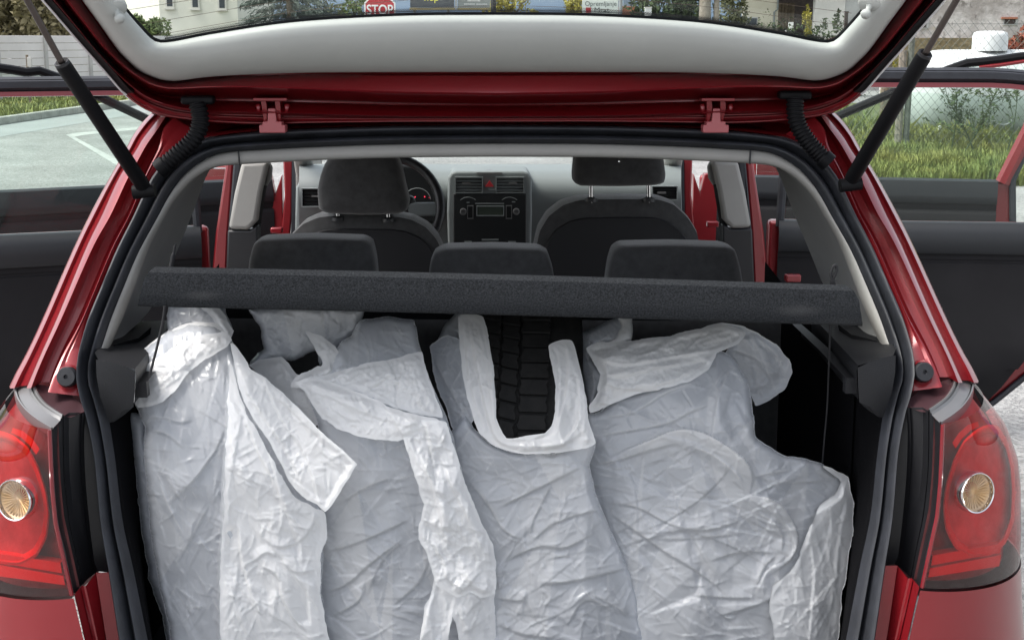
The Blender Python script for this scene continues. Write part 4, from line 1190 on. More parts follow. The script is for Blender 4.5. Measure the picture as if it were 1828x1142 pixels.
# shelf ledges beside the opening
for s in (1, -1):
    def q(px, py, y): 
        v = P(px, py, y=y); return Vector((s * v.x, v.y, v.z))
    # top face, running forward
    f = [q(1592, 626, 2.28), q(1588, 648, 2.265), q(1531, 650, 2.265), q(1525, 640, 2.29), q(1470, 590, 2.62), q(1440, 560, 2.9), q(1500, 556, 2.9), q(1540, 600, 2.5)]
    g = MB()
    A = [q(1599, 624, 2.30), q(1545, 560, 2.85)]
    rowsL = [[q(1600, 622, 2.30), q(1580, 600, 2.45), q(1545, 565, 2.75)],
             [q(1594, 636, 2.272), q(1560, 606, 2.45), q(1520, 568, 2.75)],
             [q(1532, 652, 2.272), q(1495, 612, 2.45), q(1452, 566, 2.75)],
             [q(1529, 662, 2.268), q(1490, 622, 2.45), q(1448, 576, 2.75)],
             [q(1532, 712, 2.285), q(1492, 668, 2.46), q(1450, 616, 2.76)],
             [q(1560, 740, 2.33), q(1520, 700, 2.50), q(1470, 640, 2.80)]]
    g.grid(rowsL)
    # front face
    g.grid([[q(1599, 634, 2.268), q(1566, 640, 2.262), q(1531, 656, 2.264)],
            [q(1598, 665, 2.262), q(1562, 690, 2.258), q(1532, 690, 2.262)],
            [q(1592, 700, 2.262), q(1552, 725, 2.262), q(1534, 718, 2.266)],
            [q(1576, 745, 2.275), q(1568, 744, 2.275), q(1550, 732, 2.275)]])
    lg = g.build('shelf_ledge', M['grain_plastic'], car, angle=35)
    g = MB()
    rowsB = [[q(1414, 578, 2.75), q(1460, 622, 2.50), q(1508, 672, 2.30)],
             [q(1430, 578, 2.75), q(1480, 622, 2.50), q(1526, 672, 2.30)],
             [q(1430, 600, 2.75), q(1480, 648, 2.50), q(1526, 700, 2.30)]]
    g.grid(rowsB)
    g.box((s * P(1517, 686, y=2.30).x, 2.30, P(1517, 686, y=2.30).z), (.019, .02, .028))
    g.build('shelf_rest', M['grain_plastic'], lg, smooth=False)
# lining between the seal and the bay walls
low = [(px, py) for px, py in SI if py > 600]
la = [Vector(v) for v in crom([PD(px - 5, py, D, .055) for px, py in low], 30)]
L2 = [Vector((.674, max(2.40, p.y + .10), p.z)) for p in la]
lo_ = [Vector(v) for v in crom([PD(px + 9, py, D, .034) for px, py in low], 30)]
both(MB().grid([lo_, [p + Vector((0, -.002, 0)) for p in la], [p + Vector((.004, .02, 0)) for p in la], [p.lerp(q_, .5) + Vector((0, .02, 0)) for p, q_ in zip(la, L2)], L2, [p + Vector((0, .1, 0)) for p in L2]]), 'boot_liner', M['bay'], angle=60)
# rear bench
def rounded(name, m, parent, outline, y, depth, bulge=.03, crown=None):
    """upholstered block: outline in picture points on the plane y, padded towards the viewer"""
    pl = closed_crom(outline, 7)
    c = pl.mean(0)
    rows = []
    for k, dy in [(0.97, depth), (1.0, depth * .75), (1.0, depth * .2), (.985, -.004), (.95, -bulge * .5), (.86, -bulge * .85), (.6, -bulge), (.3, -bulge * 1.03), (.02, -bulge * 1.04)]:
        rows.append([P(px, py, y=y) + Vector((0, dy, 0)) for px, py in c + (pl - c) * k])
    return MB().grid(rows, closed=True).build(name, m, parent, angle=70)
bench = MB().box((0, 3.12, .72), (1.37, .16, .62)).build('rear_bench', M['dark_fabric'], car, bevel=.04, seg=3)
for nm, pts in [('rear_headrest', [(441, 500), (444, 465), (451, 438), (466, 428), (560, 425), (645, 428), (662, 436), (669, 465), (672, 500)]),
                ('rear_headrest', [(764, 500), (768, 470), (776, 452), (795, 444), (880, 442), (962, 445), (978, 453), (986, 475), (990, 500)]),
                ('rear_headrest', [(1084, 505), (1089, 470), (1096, 448), (1112, 439), (1205, 437), (1298, 440), (1314, 448), (1322, 475), (1327, 505)])]:
    o = rounded(nm, M['dark_fabric'], bench, pts + [(pts[-1][0] - 4, 530), (pts[0][0] + 4, 530)], 3.02, .10, .02)
    # sewn seam across the top of the cushion
    x0, x1 = pts[0][0] + 16, pts[-2][0] - 14
    MB().tube([P(x, pts[4][1] + 19 + .0009 * (x - (x0 + x1) / 2) ** 2 * .3, y=2.992) for x in np.linspace(x0, x1, 14)], .0013, 5)
# front seats
M['seat_back'] = mat('seat_back', (0.012, 0.012, 0.014), 0.75, bump=.15, bscale=500, bdist=.001)
for outline, head, hy, posts in [
    ([(508, 470), (512, 440), (520, 418), (540, 398), (568, 386), (600, 383), (700, 384), (735, 390), (762, 404), (780, 424), (790, 445), (796, 475)],
     [(566, 340), (571, 315), (578, 295), (590, 278), (610, 268), (690, 268), (708, 280), (716, 298), (723, 330), (730, 360), (726, 376), (712, 382), (650, 384), (585, 381), (569, 372)], 3.83, [(603, 380, 390), (693, 382, 392)]),
    ([(949, 480), (955, 440), (962, 410), (978, 384), (1004, 364), (1035, 355), (1105, 353), (1175, 354), (1205, 364), (1230, 388), (1246, 415), (1253, 450), (1258, 480)],
     [(1023, 310), (1027, 270), (1035, 246), (1060, 238), (1150, 238), (1175, 246), (1184, 275), (1189, 312), (1186, 326), (1170, 331), (1105, 333), (1035, 332), (1024, 324)], 3.80, [(1055, 330, 356), (1158, 330, 356)])]:
    low = [(outline[-1][0] + 3, 640), (outline[0][0] - 3, 640)]
    seat = rounded('front_seat', M['dark_fabric'], car, outline + low, 3.86, .14, .012)
    cx_ = np.mean([p[0] for p in outline])
    inner_o = [(cx_ + (px - cx_) * .88, 440 + (py - 440) * .70 + 8) for px, py in outline] + [(outline[-1][0] - 14, 640), (outline[0][0] + 14, 640)]
    rounded('seat_shell', M['seat_back'], seat, inner_o, 3.845, .03, .006)
    rounded('headrest', M['dark_fabric'], seat, head, hy, .09, .03)
    for px, p0, p1 in posts:
        MB().tube([P(px, p0 - 6, y=3.86), P(px, p1 + 6, y=3.86)], .0062, 12).build('headrest_post', M['chrome'], seat)
        MB().lathe([(.020, -.006), (.019, .004), (.010, .007)], P(px, p1, y=3.86), (0, 0, 1), 18).build('post_collar', M['black_plastic'], seat)
# --- dashboard
DY = 4.75
g = MB()
rows = []
for px in np.linspace(534, 1216, 40):
    bump_ = 7 * math.exp(-((px - 690) / 70) ** 2)
    rows.append([P(px, 293 - bump_ * .2, y=5.36), P(px, 295 - bump_, y=5.1), P(px, 303 - bump_, y=4.86), P(px, 309 - bump_, y=4.80),
                 P(px, 322, y=4.76), P(px, 345, y=4.74), P(px, 372, y=4.76), P(px, 400, y=4.80), P(px, 440, y=4.86), P(px, 520, y=4.9)])
dash = g.grid(rows).build('dashboard', M['dash'], car, angle=80)
g = MB()
pl = [(800, 318), (806, 308), (815, 306), (934, 306), (943, 308), (949, 318), (950, 380), (947, 470), (801, 470), (798, 380)]
g.prism([P(px, py, y=4.66) for px, py in pl], (0, .2, 0))
stack = g.build('centre_console', M['dash'], dash, bevel=.008, seg=3)
pl = [(809, 346), (940, 346), (939, 470), (810, 470)]
MB().prism([P(px, py, y=4.655) for px, py in pl], (0, .02, 0)).build('console_face', M['dash_dark'], stack, bevel=.003)
def frame_px(x0, y0, x1, y1, y, w, dep, name, m, parent):
    g = MB()
    for a in ((x0, y0, x1, y0 + w), (x0, y1 - w, x1, y1), (x0, y0 + w, x0 + w, y1 - w), (x1 - w, y0 + w, x1, y1 - w)):
        g.prism([P(a[0], a[1], y=y), P(a[2], a[1], y=y), P(a[2], a[3], y=y), P(a[0], a[3], y=y)], (0, dep, 0))
    return g.build(name, m, parent, smooth=False)
def vent(x0, y0, x1, y1, y, tab, n=5):
    o = frame_px(x0, y0, x1, y1, y, 1.7, .02, 'air_vent', M['dash'], dash)
    MB().prism([P(x0, y0, y=y + .016), P(x1, y0, y=y + .016), P(x1, y1, y=y + .016), P(x0, y1, y=y + .016)], (0, .004, 0)).build('vent_back', M['dash_dark'], o, smooth=False)
    for k in range(n):
        yy = y0 + (y1 - y0) * (k + .7) / (n + .4)
        MB().prism([P(x0 + 2, yy, y=y + .004), P(x1 - 2, yy, y=y + .004), P(x1 - 2, yy + 1.6, y=y + .010), P(x0 + 2, yy + 1.6, y=y + .010)], (0, .003, 0)).build('vent_slat', M['dash_dark'], o, smooth=False)
    MB().prism([P(tab[0], tab[1], y=y - .002), P(tab[2], tab[1], y=y - .002), P(tab[2], tab[3], y=y - .002), P(tab[0], tab[3], y=y - .002)], (0, .01, 0)).build('vent_tab', M['satin'], o, smooth=False)
vent(812, 316, 862, 345, 4.650, (825, 326.5, 840, 329.5))
vent(885, 316, 936, 345, 4.650, (908, 326, 923, 329))
vent(538, 336, 572, 370, 4.70, (556, 349, 572, 352))
vent(1164, 332, 1210, 358, 4.70, (1174, 342.5, 1189, 346))
tri = [(874, 322.5), (882, 333.5), (866, 333.5)]
MB().prism([P(px, py, y=4.650) for px, py in tri], (0, .02, 0)).build('hazard_button', M['hazard'], stack, smooth=False)
for kx in (827, 921.5):
    MB().lathe([(.0118, .0), (.0118, .012), (.0085, .013), (.0085, .009), (.0005, .008)], P(kx, 377.5, y=4.652), (0, -1, 0), 20).build('radio_knob', M['satin'], stack, angle=40)
rad = MB().prism([P(px, py, y=4.648) for px, py in [(853, 369), (897, 369), (899, 384), (852, 384)]], (0, .012, 0)).build('radio_display', M['lcd'], stack, smooth=False)
frame_px(850.5, 367.5, 900, 386, 4.645, 1.6, .012, 'display_bezel', M['dash'], rad)
for a in (834, 903):
    frame_px(a, 367, a + 11, 391, 4.646, 1.3, .012, 'button_bank', M['satin'], rad)
for px, py, w, h in [(829, 431, 13, 3), (907, 431, 14, 3), (860, 427, 30, 2.5), (833, 361, 5, 1.5), (914, 360, 6, 1.5), (848, 363, 52, 1.2), (872, 338, 14, 1.5)]:
    MB().prism([P(px, py, y=4.649), P(px + w, py, y=4.649), P(px + w, py + h, y=4.649), P(px, py + h, y=4.649)], (0, .008, 0)).build('console_mark', M['dash'], stack, smooth=False)
for x0 in (822, 896):        # arc marks under the vents
    MB().tube([P(x0 + 27 * u, 352 + 5 * (2 * u - 1) ** 2, y=4.65) for u in np.linspace(0, 1, 10)], .0012, 5).build('vent_dial', M['dash'], stack)
MB().prism([P(px, py, y=4.655) for px, py in [(851, 308), (896, 308), (896, 312), (851, 312)]], (0, .03, 0)).build('top_switch', M['satin'], stack, smooth=False)
MB().prism([P(px, py, y=4.70) for px, py in [(868, 304), (879, 304), (879, 308), (868, 308)]], (0, .03, 0)).build('sun_sensor', M['satin'], stack, smooth=False)
# instrument cowl and steering wheel
g = MB()
pl = [(628, 400), (628, 330), (650, 300), (690, 290), (740, 296), (770, 320), (778, 350), (776, 400)]
g.prism([P(px, py, y=4.70) for px, py in pl], (0, .2, 0))
cl = g.build('instrument_cowl', M['dash_dark'], dash, bevel=.01)
for px, py in ((741, 352), (758, 351.5), (766, 353)):
    MB().disc(P(px, py, y=4.695), (0, -1, 0), .0022 if px < 765 else .001, 10, .004).build('warning_light', M['telltale'], cl)
MB().tube([P(745 + 24 * math.cos(a), 358 - 22 * math.sin(a), y=4.69) for a in np.linspace(.1, 3.0, 20)], .0015, 5).build('dial_ring', M['dash'], cl)
wc = P(690, 372, y=4.42)
ax = Vector((0, -.9, .42)).normalized(); wa = Vector((1, 0, 0)); wb = ax.cross(wa)
pa = [wc + (wa * math.cos(t) + wb * math.sin(t)) * .178 for t in np.linspace(0, 2 * math.pi, 61)]
sw = MB().tube(pa, .0155, 12, cap=False).build('steering_wheel', M['black_plastic'], dash)
MB().box(wc + Vector((0, .03, -.01)), (.19, .05, .10)).build('wheel_hub', M['black_plastic'], sw, bevel=.02, seg=3)
for s in (-1, 1):
    MB().box(wc + Vector((s * .12, .015, -.005)), (.11, .02, .045)).build('wheel_spoke', M['dash'], sw, bevel=.006)

# --- cabin sides: pillars, sills, screen
def mir2(g, name, m, parent=None, **k):
    return both(g, name, m, parent, **k)
def pris(pts, y, dep): return MB().prism([P(px, py, y=y) for px, py in pts], dep)
L = lambda g, name, m, **k: (g.build(name, m, car, **k), g.mirror().build(name, m, car, **k))
L(pris([(404, 284), (418, 284), (408, 420), (402, 560), (372, 560), (384, 420)], 4.06, (0, .05, 0)), 'door_jamb', M['red'], bevel=.008)
L(pris([(417, 284), (432, 284), (412, 420), (408, 560), (401, 560), (406, 420)], 4.04, (0, .05, 0)), 'jamb_seal', M['seal'], bevel=.006)
bp = L(pris([(431, 290), (478, 290), (466, 345), (458, 395), (446, 408), (440, 411), (407, 409), (418, 345)], 3.99, (.0, .06, 0)), 'centre_pillar', M['trim_grey'], bevel=.012, seg=3)
L(pris([(478, 290), (484, 300), (482, 322), (470, 340), (463, 372), (458, 395), (450, 402)], 4.03, (0, .04, 0)), 'belt_guide', M['cheek'], bevel=.004)
L(pris([(406, 411), (446, 411), (460, 402), (460, 560), (400, 560)], 4.0, (0, .07, 0)), 'pillar_foot', M['black_plastic'], bevel=.006)
L(MB().tube([P(470, 330, y=4.03), P(464, 368, y=4.03), P(455, 420, y=4.05), P(452, 560, y=4.05)], .012, 6), 'seat_belt', M['dash_dark'])
# front door opening: hinge pillar
L(pris([(505, 284), (522, 284), (521, 380), (516, 440), (514, 560), (500, 560), (500, 430), (508, 350)], 5.30, (0, .06, 0)), 'front_jamb', M['red'], bevel=.006)
L(pris([(521, 284), (529, 284), (528, 440), (524, 560), (514, 560), (520, 400)], 5.28, (0, .06, 0)), 'front_seal', M['seal'])
ap = L(pris([(528, 280), (548, 280), (546, 320), (528, 338)], 5.24, (0, .05, 0)), 'screen_pillar', M['trim_grey'], bevel=.004)
for i, a in enumerate(ap):
    for r in range(4):
        for c in range(2):
            p = P(535.5 + 5 * c, 297 + 6.0 * r, y=5.236)
            if i: p.x = -p.x
            MB().box(p, (.008, .006, .010)).build('grille_slot', M['black_plastic'], a, smooth=False)
L(pris([(546, 284), (574, 284), (572, 326), (546, 322)], 5.45, (0, .03, 0)), 'screen_side_trim', M['trim_grey'], bevel=.004)
L(pris([(528, 335), (536, 322), (560, 318), (560, 430), (526, 430)], 4.84, (0, .06, 0)), 'dash_end', M['dash'], bevel=.008)
# sills, floor and front bulkhead
MB().box((0, 4.1, .30), (1.70, 2.9, .08)).build('cabin_floor', M['carpet'], car, smooth=False)
L(MB().box((.80, 4.2, .36), (.12, 2.3, .14)), 'door_sill', M['red'], bevel=.02)
MB().box((0, 5.35, .68), (1.50, .12, .70)).build('bulkhead', M['bay'], car, smooth=False)
L(MB().tube([Vector((-.62, 2.95, 1.40)), Vector((-.655, 3.4, 1.425)), Vector((-.66, 4.0, 1.42)), Vector((-.64, 4.5, 1.385))], .038, 10), 'roof_rail', M['red'])
L(MB().tube([Vector((-.64, 4.5, 1.385)), Vector((-.68, 4.9, 1.24)), Vector((-.72, 5.32, 1.06))], .036, 10), 'screen_post', M['trim_grey'])
L(pris([(450, 312), (483, 312), (491, 347), (503, 312), (506, 420), (506, 600), (450, 600)], 5.42, (0, .05, 0)), 'door_edge', M['red'], bevel=.004)
rows = [[Vector((hw * k / 6, y - .05 * (k / 6) ** 2, z)) for k in range(-6, 7)] for y, z, hw in [(4.55, 1.425, .60), (4.9, 1.27, .66), (5.35, 1.07, .70)]]
MB().grid(rows).build('windscreen', M['clear_glass'], car)
# bonnet and front wings (beyond the screen)
rows = [[Vector((.78 * k / 6, y - .08 * (k / 6) ** 2, z - .04 * (k / 6) ** 2)) for k in range(-6, 7)] for y, z in [(5.40, 1.0), (5.7, .985), (6.05, .92), (6.2, .82)]]
MB().grid(rows).build('bonnet', M['red'], car)

# --- doors
def door(side, H, dr, front):
    dr = Vector(dr).normalized()
    nr = Vector((dr.y, -dr.x, 0)); 
    if nr.y > 0: nr = -nr                     # towards the viewer (inner face)
    H = Vector(H)
    def pd(px, py, off=0.0):
        d = ray(px, py); o = H + nr * off
        t = (o - CAM).dot(nr) / d.dot(nr)
        return CAM + d * t
    def uz(u, z, off=0.0): return Vector((H.x, H.y, 0)) + dr * u + nr * off + Vector((0, 0, z))
    return pd, uz, nr, dr
CUT = .66
M['door_card'] = mat('door_card', (0.014, 0.0135, 0.015), 0.75, spec=.25, bump=.2, bscale=600, bdist=.001, vary=.15, vscale=5)
M['door_top'] = mat('door_top_roll', (0.02, 0.022, 0.025), 0.5, spec=.4, bump=.25, bscale=700, bdist=.001)
for side in (-1, 1):
    if side < 0:
        H, dr, belt, ftop, red0, red1 = (-.86, 4.10, 0), (-.947, -.32, 0), 415, 137, 162.5, 171.5
        x_in, x_out, X = 243, -420, lambda k: k
    else:
        H, dr, belt, ftop, red0, red1 = (.86, 4.12, 0), (.992, -.12, 0), 398, 121, 147, 156
        x_in, x_out = 1510, 2150
    pd, uz, nr, drv = door(side, H, dr, False)
    CUT = .66 if side > 0 else .85
    tilt = lambda px: 0.0
    A, B = (x_in, x_out)
    zb_ = pd((A + B) / 2 if side > 0 else 100, belt).z
    def zpx(py): return pd(1680 if side > 0 else 90, py).z
    zt0, zr0, zr1 = zpx(ftop), zpx(red0), zpx(red1)
    g = MB()       # inner panel with padded top, groove and pocket
    prof = [(zb_ - .004, -.012), (zb_ + .002, .0), (zb_ - .002, .022), (zb_ - .03, .036), (zb_ - .085, .036), (zb_ - .094, .030), (zb_ - .096, .022), (zb_ - .112, .022), (zb_ - .114, .019), (zb_ - .122, .019), (zb_ - .124, .022), (zb_ - .30, .024), (zb_ - .36, .034), (zb_ - .45, .034), (zb_ - .56, .02), (zb_ - .62, .0)]
    us = np.linspace(0.03, .98, 24)
    rows = []
    for z, o in prof[:]:
        r = []
        for u in us:
            cut = 0
            zz = z
            if u > CUT and z < zb_ - .28:       # lower rear corner cut away round the wheel arch
                lim = zb_ - .62 + max(0, (u - CUT)) * 1.5
                zz = max(z, min(lim, zb_ - .2))
            r.append(uz(u, zz, o))
        rows.append(r)
    dcard = None
    shell = MB()
    lowz = lambda u: zb_ - .63 + (max(0, u - CUT) * .95)
    sp = [(0.0, zb_ - .63)] + [(u, min(lowz(u), zb_ - .18)) for u in np.linspace(.1, 1.0, 14)] + [(1.0, zb_ - .004), (0.0, zb_ - .004)]
    shell.prism([uz(u, z, -.004) for u, z in sp], -nr * .06)
    dobj = shell.build('rear_door', M['red'], car, bevel=.012, smooth=True)
    MB().grid(rows[:6]).build('panel_roll', M['door_top'], dobj, angle=70)
    MB().grid(rows[5:]).build('door_card', M['door_card'], dobj, angle=50)
    sp2 = [(u, z) for u, z in sp if z < zb_ - .1]
    MB().tube([uz(u, z + .012, .004) for u, z in sp2[1:]], .010, 8).build('door_rubber', M['seal'], dobj)
    # window frame: dark channel above, painted strip below it, both front and rear uprights
    u0 = .045; u1 = .99
    zt_ = zt0
    fr_path = [uz(u0 + .0, zb_, 0), uz(u0 + .012, zr1 - .06, 0), uz(u0 + .04, zr1 - .018, 0), uz(u0 + .09, (zt_ + zr0) / 2, 0), uz(.5, (zt_ + zr0) / 2 + .0, 0), uz(.8, (zt_ + zr0) / 2 - .02, 0), uz(.93, zr1 - .10, 0), uz(u1, zb_, 0)]
    hh = (zt_ - zr0)
    secs = [(0.0, .5 * hh, -.02), (.004, .5 * hh, 0), (.010, .32 * hh, .012), (.010, .28 * hh, .010), (.012, .2 * hh, .022), (.012, -.25 * hh, .022), (.010, -.38 * hh, .010), (.006, -.5 * hh, .004), (0, -.5 * hh, -.02)]
    mid = (zt_ + zr0) / 2
    uu = np.linspace(u0, .86, 16)
    def drop(u): return max(0, (u - .62)) ** 2 * .5 + max(0, .10 - u) ** 2 * 9
    rows = [[uz(u, mid + dz - drop(u), o) for u in uu] for _, dz, o in secs]
    fobj = MB().grid(rows).build('window_frame', M['seal'], dobj, angle=25)
    MB().grid([[uz(u, mid + dz - drop(u), o) for u in uu] for dz, o in [(-.5 * hh, -.01), (-.5 * hh - .001, .008), (-.5 * hh - (zr0 - zr1), .010), (-.5 * hh - (zr0 - zr1) - .002, -.01)]]).build('frame_strip', M['red'], fobj, angle=30)
    MB().tube([uz(u0 - .01, zb_ - .02, .0), uz(u0 + .0, zr1 - .04, .0), uz(u0 + .02, zr1 + .01, .0)], .013, 8).build('frame_upright', M['seal'], fobj)
    MB().tube([uz(.86, mid - drop(.86), .0), uz(.94, zr1 - .12, .0), uz(1.0, zb_, 0)], .022, 8).build('frame_upright', M['red'], fobj)
    MB().prism([uz(u0 + .005, zb_ - .01, -.012), uz(.985, zb_ - .01, -.012), uz(.86, zr1 - .005 - drop(.86), -.012), uz(u0 + .03, zr1 - .002, -.012)], -nr * .004).build('door_window', M['door_glass'], dobj, smooth=False)
    # ---------------- front door
    if side < 0:
        H, dr, belt = (-.86, 5.45, 0), (-.90, -.43, 0), 336
    else:
        H, dr, belt = (.86, 5.47, 0), (.975, -.22, 0), 320
    pd, uz, nr, drv = door(side, H, dr, True)
    refx = 100 if side < 0 else 1680
    zb_ = pd(refx, belt).z
    ue = 1.30
    if side > 0:
        q_ = pd(1812, 380); ue = (Vector((q_.x, q_.y, 0)) - Vector((H[0], H[1], 0))).dot(drv)
    sp = [(0, zb_ - .66), (ue - .10, zb_ - .66), (ue - .02, zb_ - .5), (ue, zb_ - .2), (ue - .02, zb_ - .003), (0, zb_ - .003)]
    dobj = MB().prism([uz(u, z, -.004) for u, z in sp], -nr * .06).build('front_door', M['red'], car, bevel=.012)
    prof = [(zb_ + .002, -.01), (zb_ + .003, .005), (zb_ - .004, .026), (zb_ - .06, .036), (zb_ - .088, .036), (zb_ - .094, .026), (zb_ - .098, .026), (zb_ - .118, .022), (zb_ - .125, .03), (zb_ - .135, .034), (zb_ - .30, .034), (zb_ - .5, .03), (zb_ - .62, .0)]
    us = np.linspace(.02, ue - .075, 16)
    MB().grid([[uz(u, z, o) for u in us] for z, o in prof[:6]]).build('panel_roll', M['door_top'], dobj, angle=60)
    MB().grid([[uz(u, z, o) for u in us] for z, o in prof[5:]]).build('door_card', M['door_card'], dobj, angle=40)
    MB().tube([uz(ue - .012, zb_ - .5, .008), uz(ue - .004, zb_ - .2, .008), uz(ue - .02, zb_, .008), uz(ue + .05, zb_ + .20, .0), uz(ue + .10, zb_ + .36, .0)], .014, 8).build('door_rubber', M['seal'], dobj)
    zl = {-1: [(-330, 84), (0, 122), (60, 133), (112, 143)], 1: [(2150, 74), (1828, 101), (1770, 113), (1690, 126)]}[side]
    fp = [pd(px, py) for px, py in zl] + [uz(.06, zb_ + .02)]
    fo = MB().tube([Vector(v) for v in crom(fp, 30)], .017, 8).build('window_frame', M['strut'], dobj)
    if side > 0:
        MB().tube([pd(1748, 121, .01), pd(1790, 116, .01), pd(1828, 110, .01), pd(1950, 98, .01)], .008, 6).build('frame_strip', M['red'], fo)
    MB().tube([uz(ue - .055, zb_ - .01, -.0), uz(ue + .03, zb_ + .20, -.0), uz(ue + .07, zb_ + .36, 0)], .030, 8).build('frame_upright', M['red'], fo)
    top = [pd(px, py) for px, py in zl]
    MB().prism([Vector(v) - nr * .012 for v in crom(fp, 30)[::-1]] + [uz(ue - .05, zb_ - .005, -.012)], -nr * .004).build('door_window', M['door_glass'], dobj, smooth=False)
    # reflection streak clip: grab handle
    hx = 38 if side < 0 else 1722
    # door mirror near the hinge
    mc = (P(388, 322, y=5.75) if side < 0 else P(1372, 306, y=5.75))
    mo = MB().box(mc + Vector((side * .03, .05, 0)), (.20, .08, .13)).build('door_mirror', M['red'], dobj, bevel=.03, seg=4)
    MB().box(mc + Vector((side * .03, .003, .0)), (.165, .006, .105)).build('mirror_glass', M['chrome'], mo, bevel=.02, seg=3)
# door check straps and hinge brackets seen in the openings
for px, py, y in [(494, 411, 5.2), (1272, 400, 5.2), (1415, 496, 3.9)]:
    o = MB().box(P(px, py, y=y), (.045, .03, .022)).build('door_check', M['red'], car, bevel=.004)

# ================================================================== parcel shelf
SY = 2.25
shelf = root('parcel_shelf', tuple(P(890, 530, y=SY)), 'charcoal carpeted parcel shelf lying tilted on top of the white bags', 'parcel shelf')
m = M['carpet'].copy(); m.name = 'shelf_lip_carpet'; M['lip'] = m
n_, l_ = nt(m)
b = n_['Principled BSDF']
src = b.inputs['Base Color'].links[0].from_socket
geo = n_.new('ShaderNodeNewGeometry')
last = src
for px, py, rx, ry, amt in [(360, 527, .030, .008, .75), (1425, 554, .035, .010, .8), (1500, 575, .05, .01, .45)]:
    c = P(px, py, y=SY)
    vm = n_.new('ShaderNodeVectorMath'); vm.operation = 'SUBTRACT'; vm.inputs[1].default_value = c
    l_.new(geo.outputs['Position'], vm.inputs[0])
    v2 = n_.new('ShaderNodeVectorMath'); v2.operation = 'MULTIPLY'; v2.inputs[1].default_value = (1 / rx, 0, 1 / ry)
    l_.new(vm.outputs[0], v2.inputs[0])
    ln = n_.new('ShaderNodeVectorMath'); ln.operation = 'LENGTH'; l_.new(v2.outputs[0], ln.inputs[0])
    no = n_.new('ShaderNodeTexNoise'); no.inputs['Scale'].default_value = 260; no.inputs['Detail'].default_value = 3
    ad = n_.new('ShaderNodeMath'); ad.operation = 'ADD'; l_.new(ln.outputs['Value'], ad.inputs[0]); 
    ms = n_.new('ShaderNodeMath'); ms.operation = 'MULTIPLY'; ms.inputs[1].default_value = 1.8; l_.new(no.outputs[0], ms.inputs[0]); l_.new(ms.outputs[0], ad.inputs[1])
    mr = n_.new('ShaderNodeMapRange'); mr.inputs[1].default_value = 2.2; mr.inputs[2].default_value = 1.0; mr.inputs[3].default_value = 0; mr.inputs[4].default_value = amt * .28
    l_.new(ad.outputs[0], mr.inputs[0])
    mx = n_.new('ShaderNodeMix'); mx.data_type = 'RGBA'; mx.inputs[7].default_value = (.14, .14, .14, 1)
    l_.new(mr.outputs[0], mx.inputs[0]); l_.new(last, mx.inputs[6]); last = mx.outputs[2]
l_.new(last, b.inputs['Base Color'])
N = 60
def lipx(u, v):       # u along, v from top (0) to bottom (1)
    xl = 262 - 17 * v; xr = 1529 + 11 * v
    if v < .25: xl += 10 * (1 - v / .25) ** 2; xr -= 14 * (1 - v / .25) ** 2
    x = xl + (xr - xl) * u
    top = 480 + (513 - 480) * u - 3.0 * math.sin(math.pi * u)
    bot = 548 + (583 - 548) * u - 2.0 * math.sin(math.pi * u)
    return x, top + (bot - top) * v
rows = []
us = np.linspace(0, 1, N)
def lp(u, v, dy): 
    x, y = lipx(u, v); return P(x, y, y=SY) + Vector((0, dy, 0))
far = [Vector((-.60 + 1.20 * u, 2.98, 1.0 - .012 * u)) for u in us]
near = [lp(u, 0, .03) + Vector((0, 0, -.001)) for u in us]
for v, dy in [(.0, .022), (.03, .008), (.09, .0), (.3, -.002), (.6, -.003), (.9, -.003), (.985, .001), (1.0, .006)]:
    rows.append([lp(u, v, dy) for u in us])
rows.append([lp(u, .99, .012) for u in us]); rows.append([lp(u, .3, .014) for u in us])
lip = MB().grid(rows)
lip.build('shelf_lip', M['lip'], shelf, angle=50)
thick = Vector((0, 0, -.016))
MB().grid([[p + thick for p in far], far, [a.lerp(b, .5) for a, b in zip(far, near)], near, [p + thick for p in near], [p + thick for p in far]]).build('shelf_board', M['carpet'], shelf, angle=40)
# cords
MB().tube([Vector(v) for v in crom([P(x, y, y=2.24 if y > 500 else 2.27) for x, y in [(294, 546), (291, 572), (284, 604), (275, 640), (268, 667)]], 24)], .0023, 8).build('cord', M['cord'], shelf)
MB().tube([Vector(v) for v in crom([P(x, y, y=2.42) for x, y in [(313, 436), (310, 452), (307, 468), (304, 484)]], 16)], [.0022] * 6 + [.0042] * 10, 8).build('cord', M['cord'], shelf)
MB().tube([Vector(v) for v in crom([P(x, y, y=2.30) for x, y in [(1486, 512), (1485, 500), (1483, 488), (1487, 476), (1492, 474), (1494, 482), (1489, 494), (1485, 506), (1484, 515)]], 40)], .0026, 8).build('cord', M['cord'], shelf)
MB().tube([P(1487, 512, y=2.30), P(1487, 500, y=2.30)], .0055, 8).build('cord_toggle', M['black_plastic'], shelf)
MB().tube([Vector(v) for v in crom([P(x, y, y=yy) for x, y, yy in [(1482, 580, 2.30), (1480, 640, 2.33), (1477, 720, 2.36), (1471, 790, 2.38), (1468, 830, 2.40)]], 24)], .0016, 6).build('cord', M['cord'], shelf)
# ================================================================== bags

def pts_in_poly(q, poly):
    x, y = q[:, 0], q[:, 1]
    ins = np.zeros(len(q), bool)
    n = len(poly)
    for i in range(n):
        x0, y0 = poly[i]; x1, y1 = poly[(i + 1) % n]
        c = ((y0 > y) != (y1 > y)) & (x < (x1 - x0) * (y - y0) / (y1 - y0 + 1e-12) + x0)
        ins ^= c
    return ins

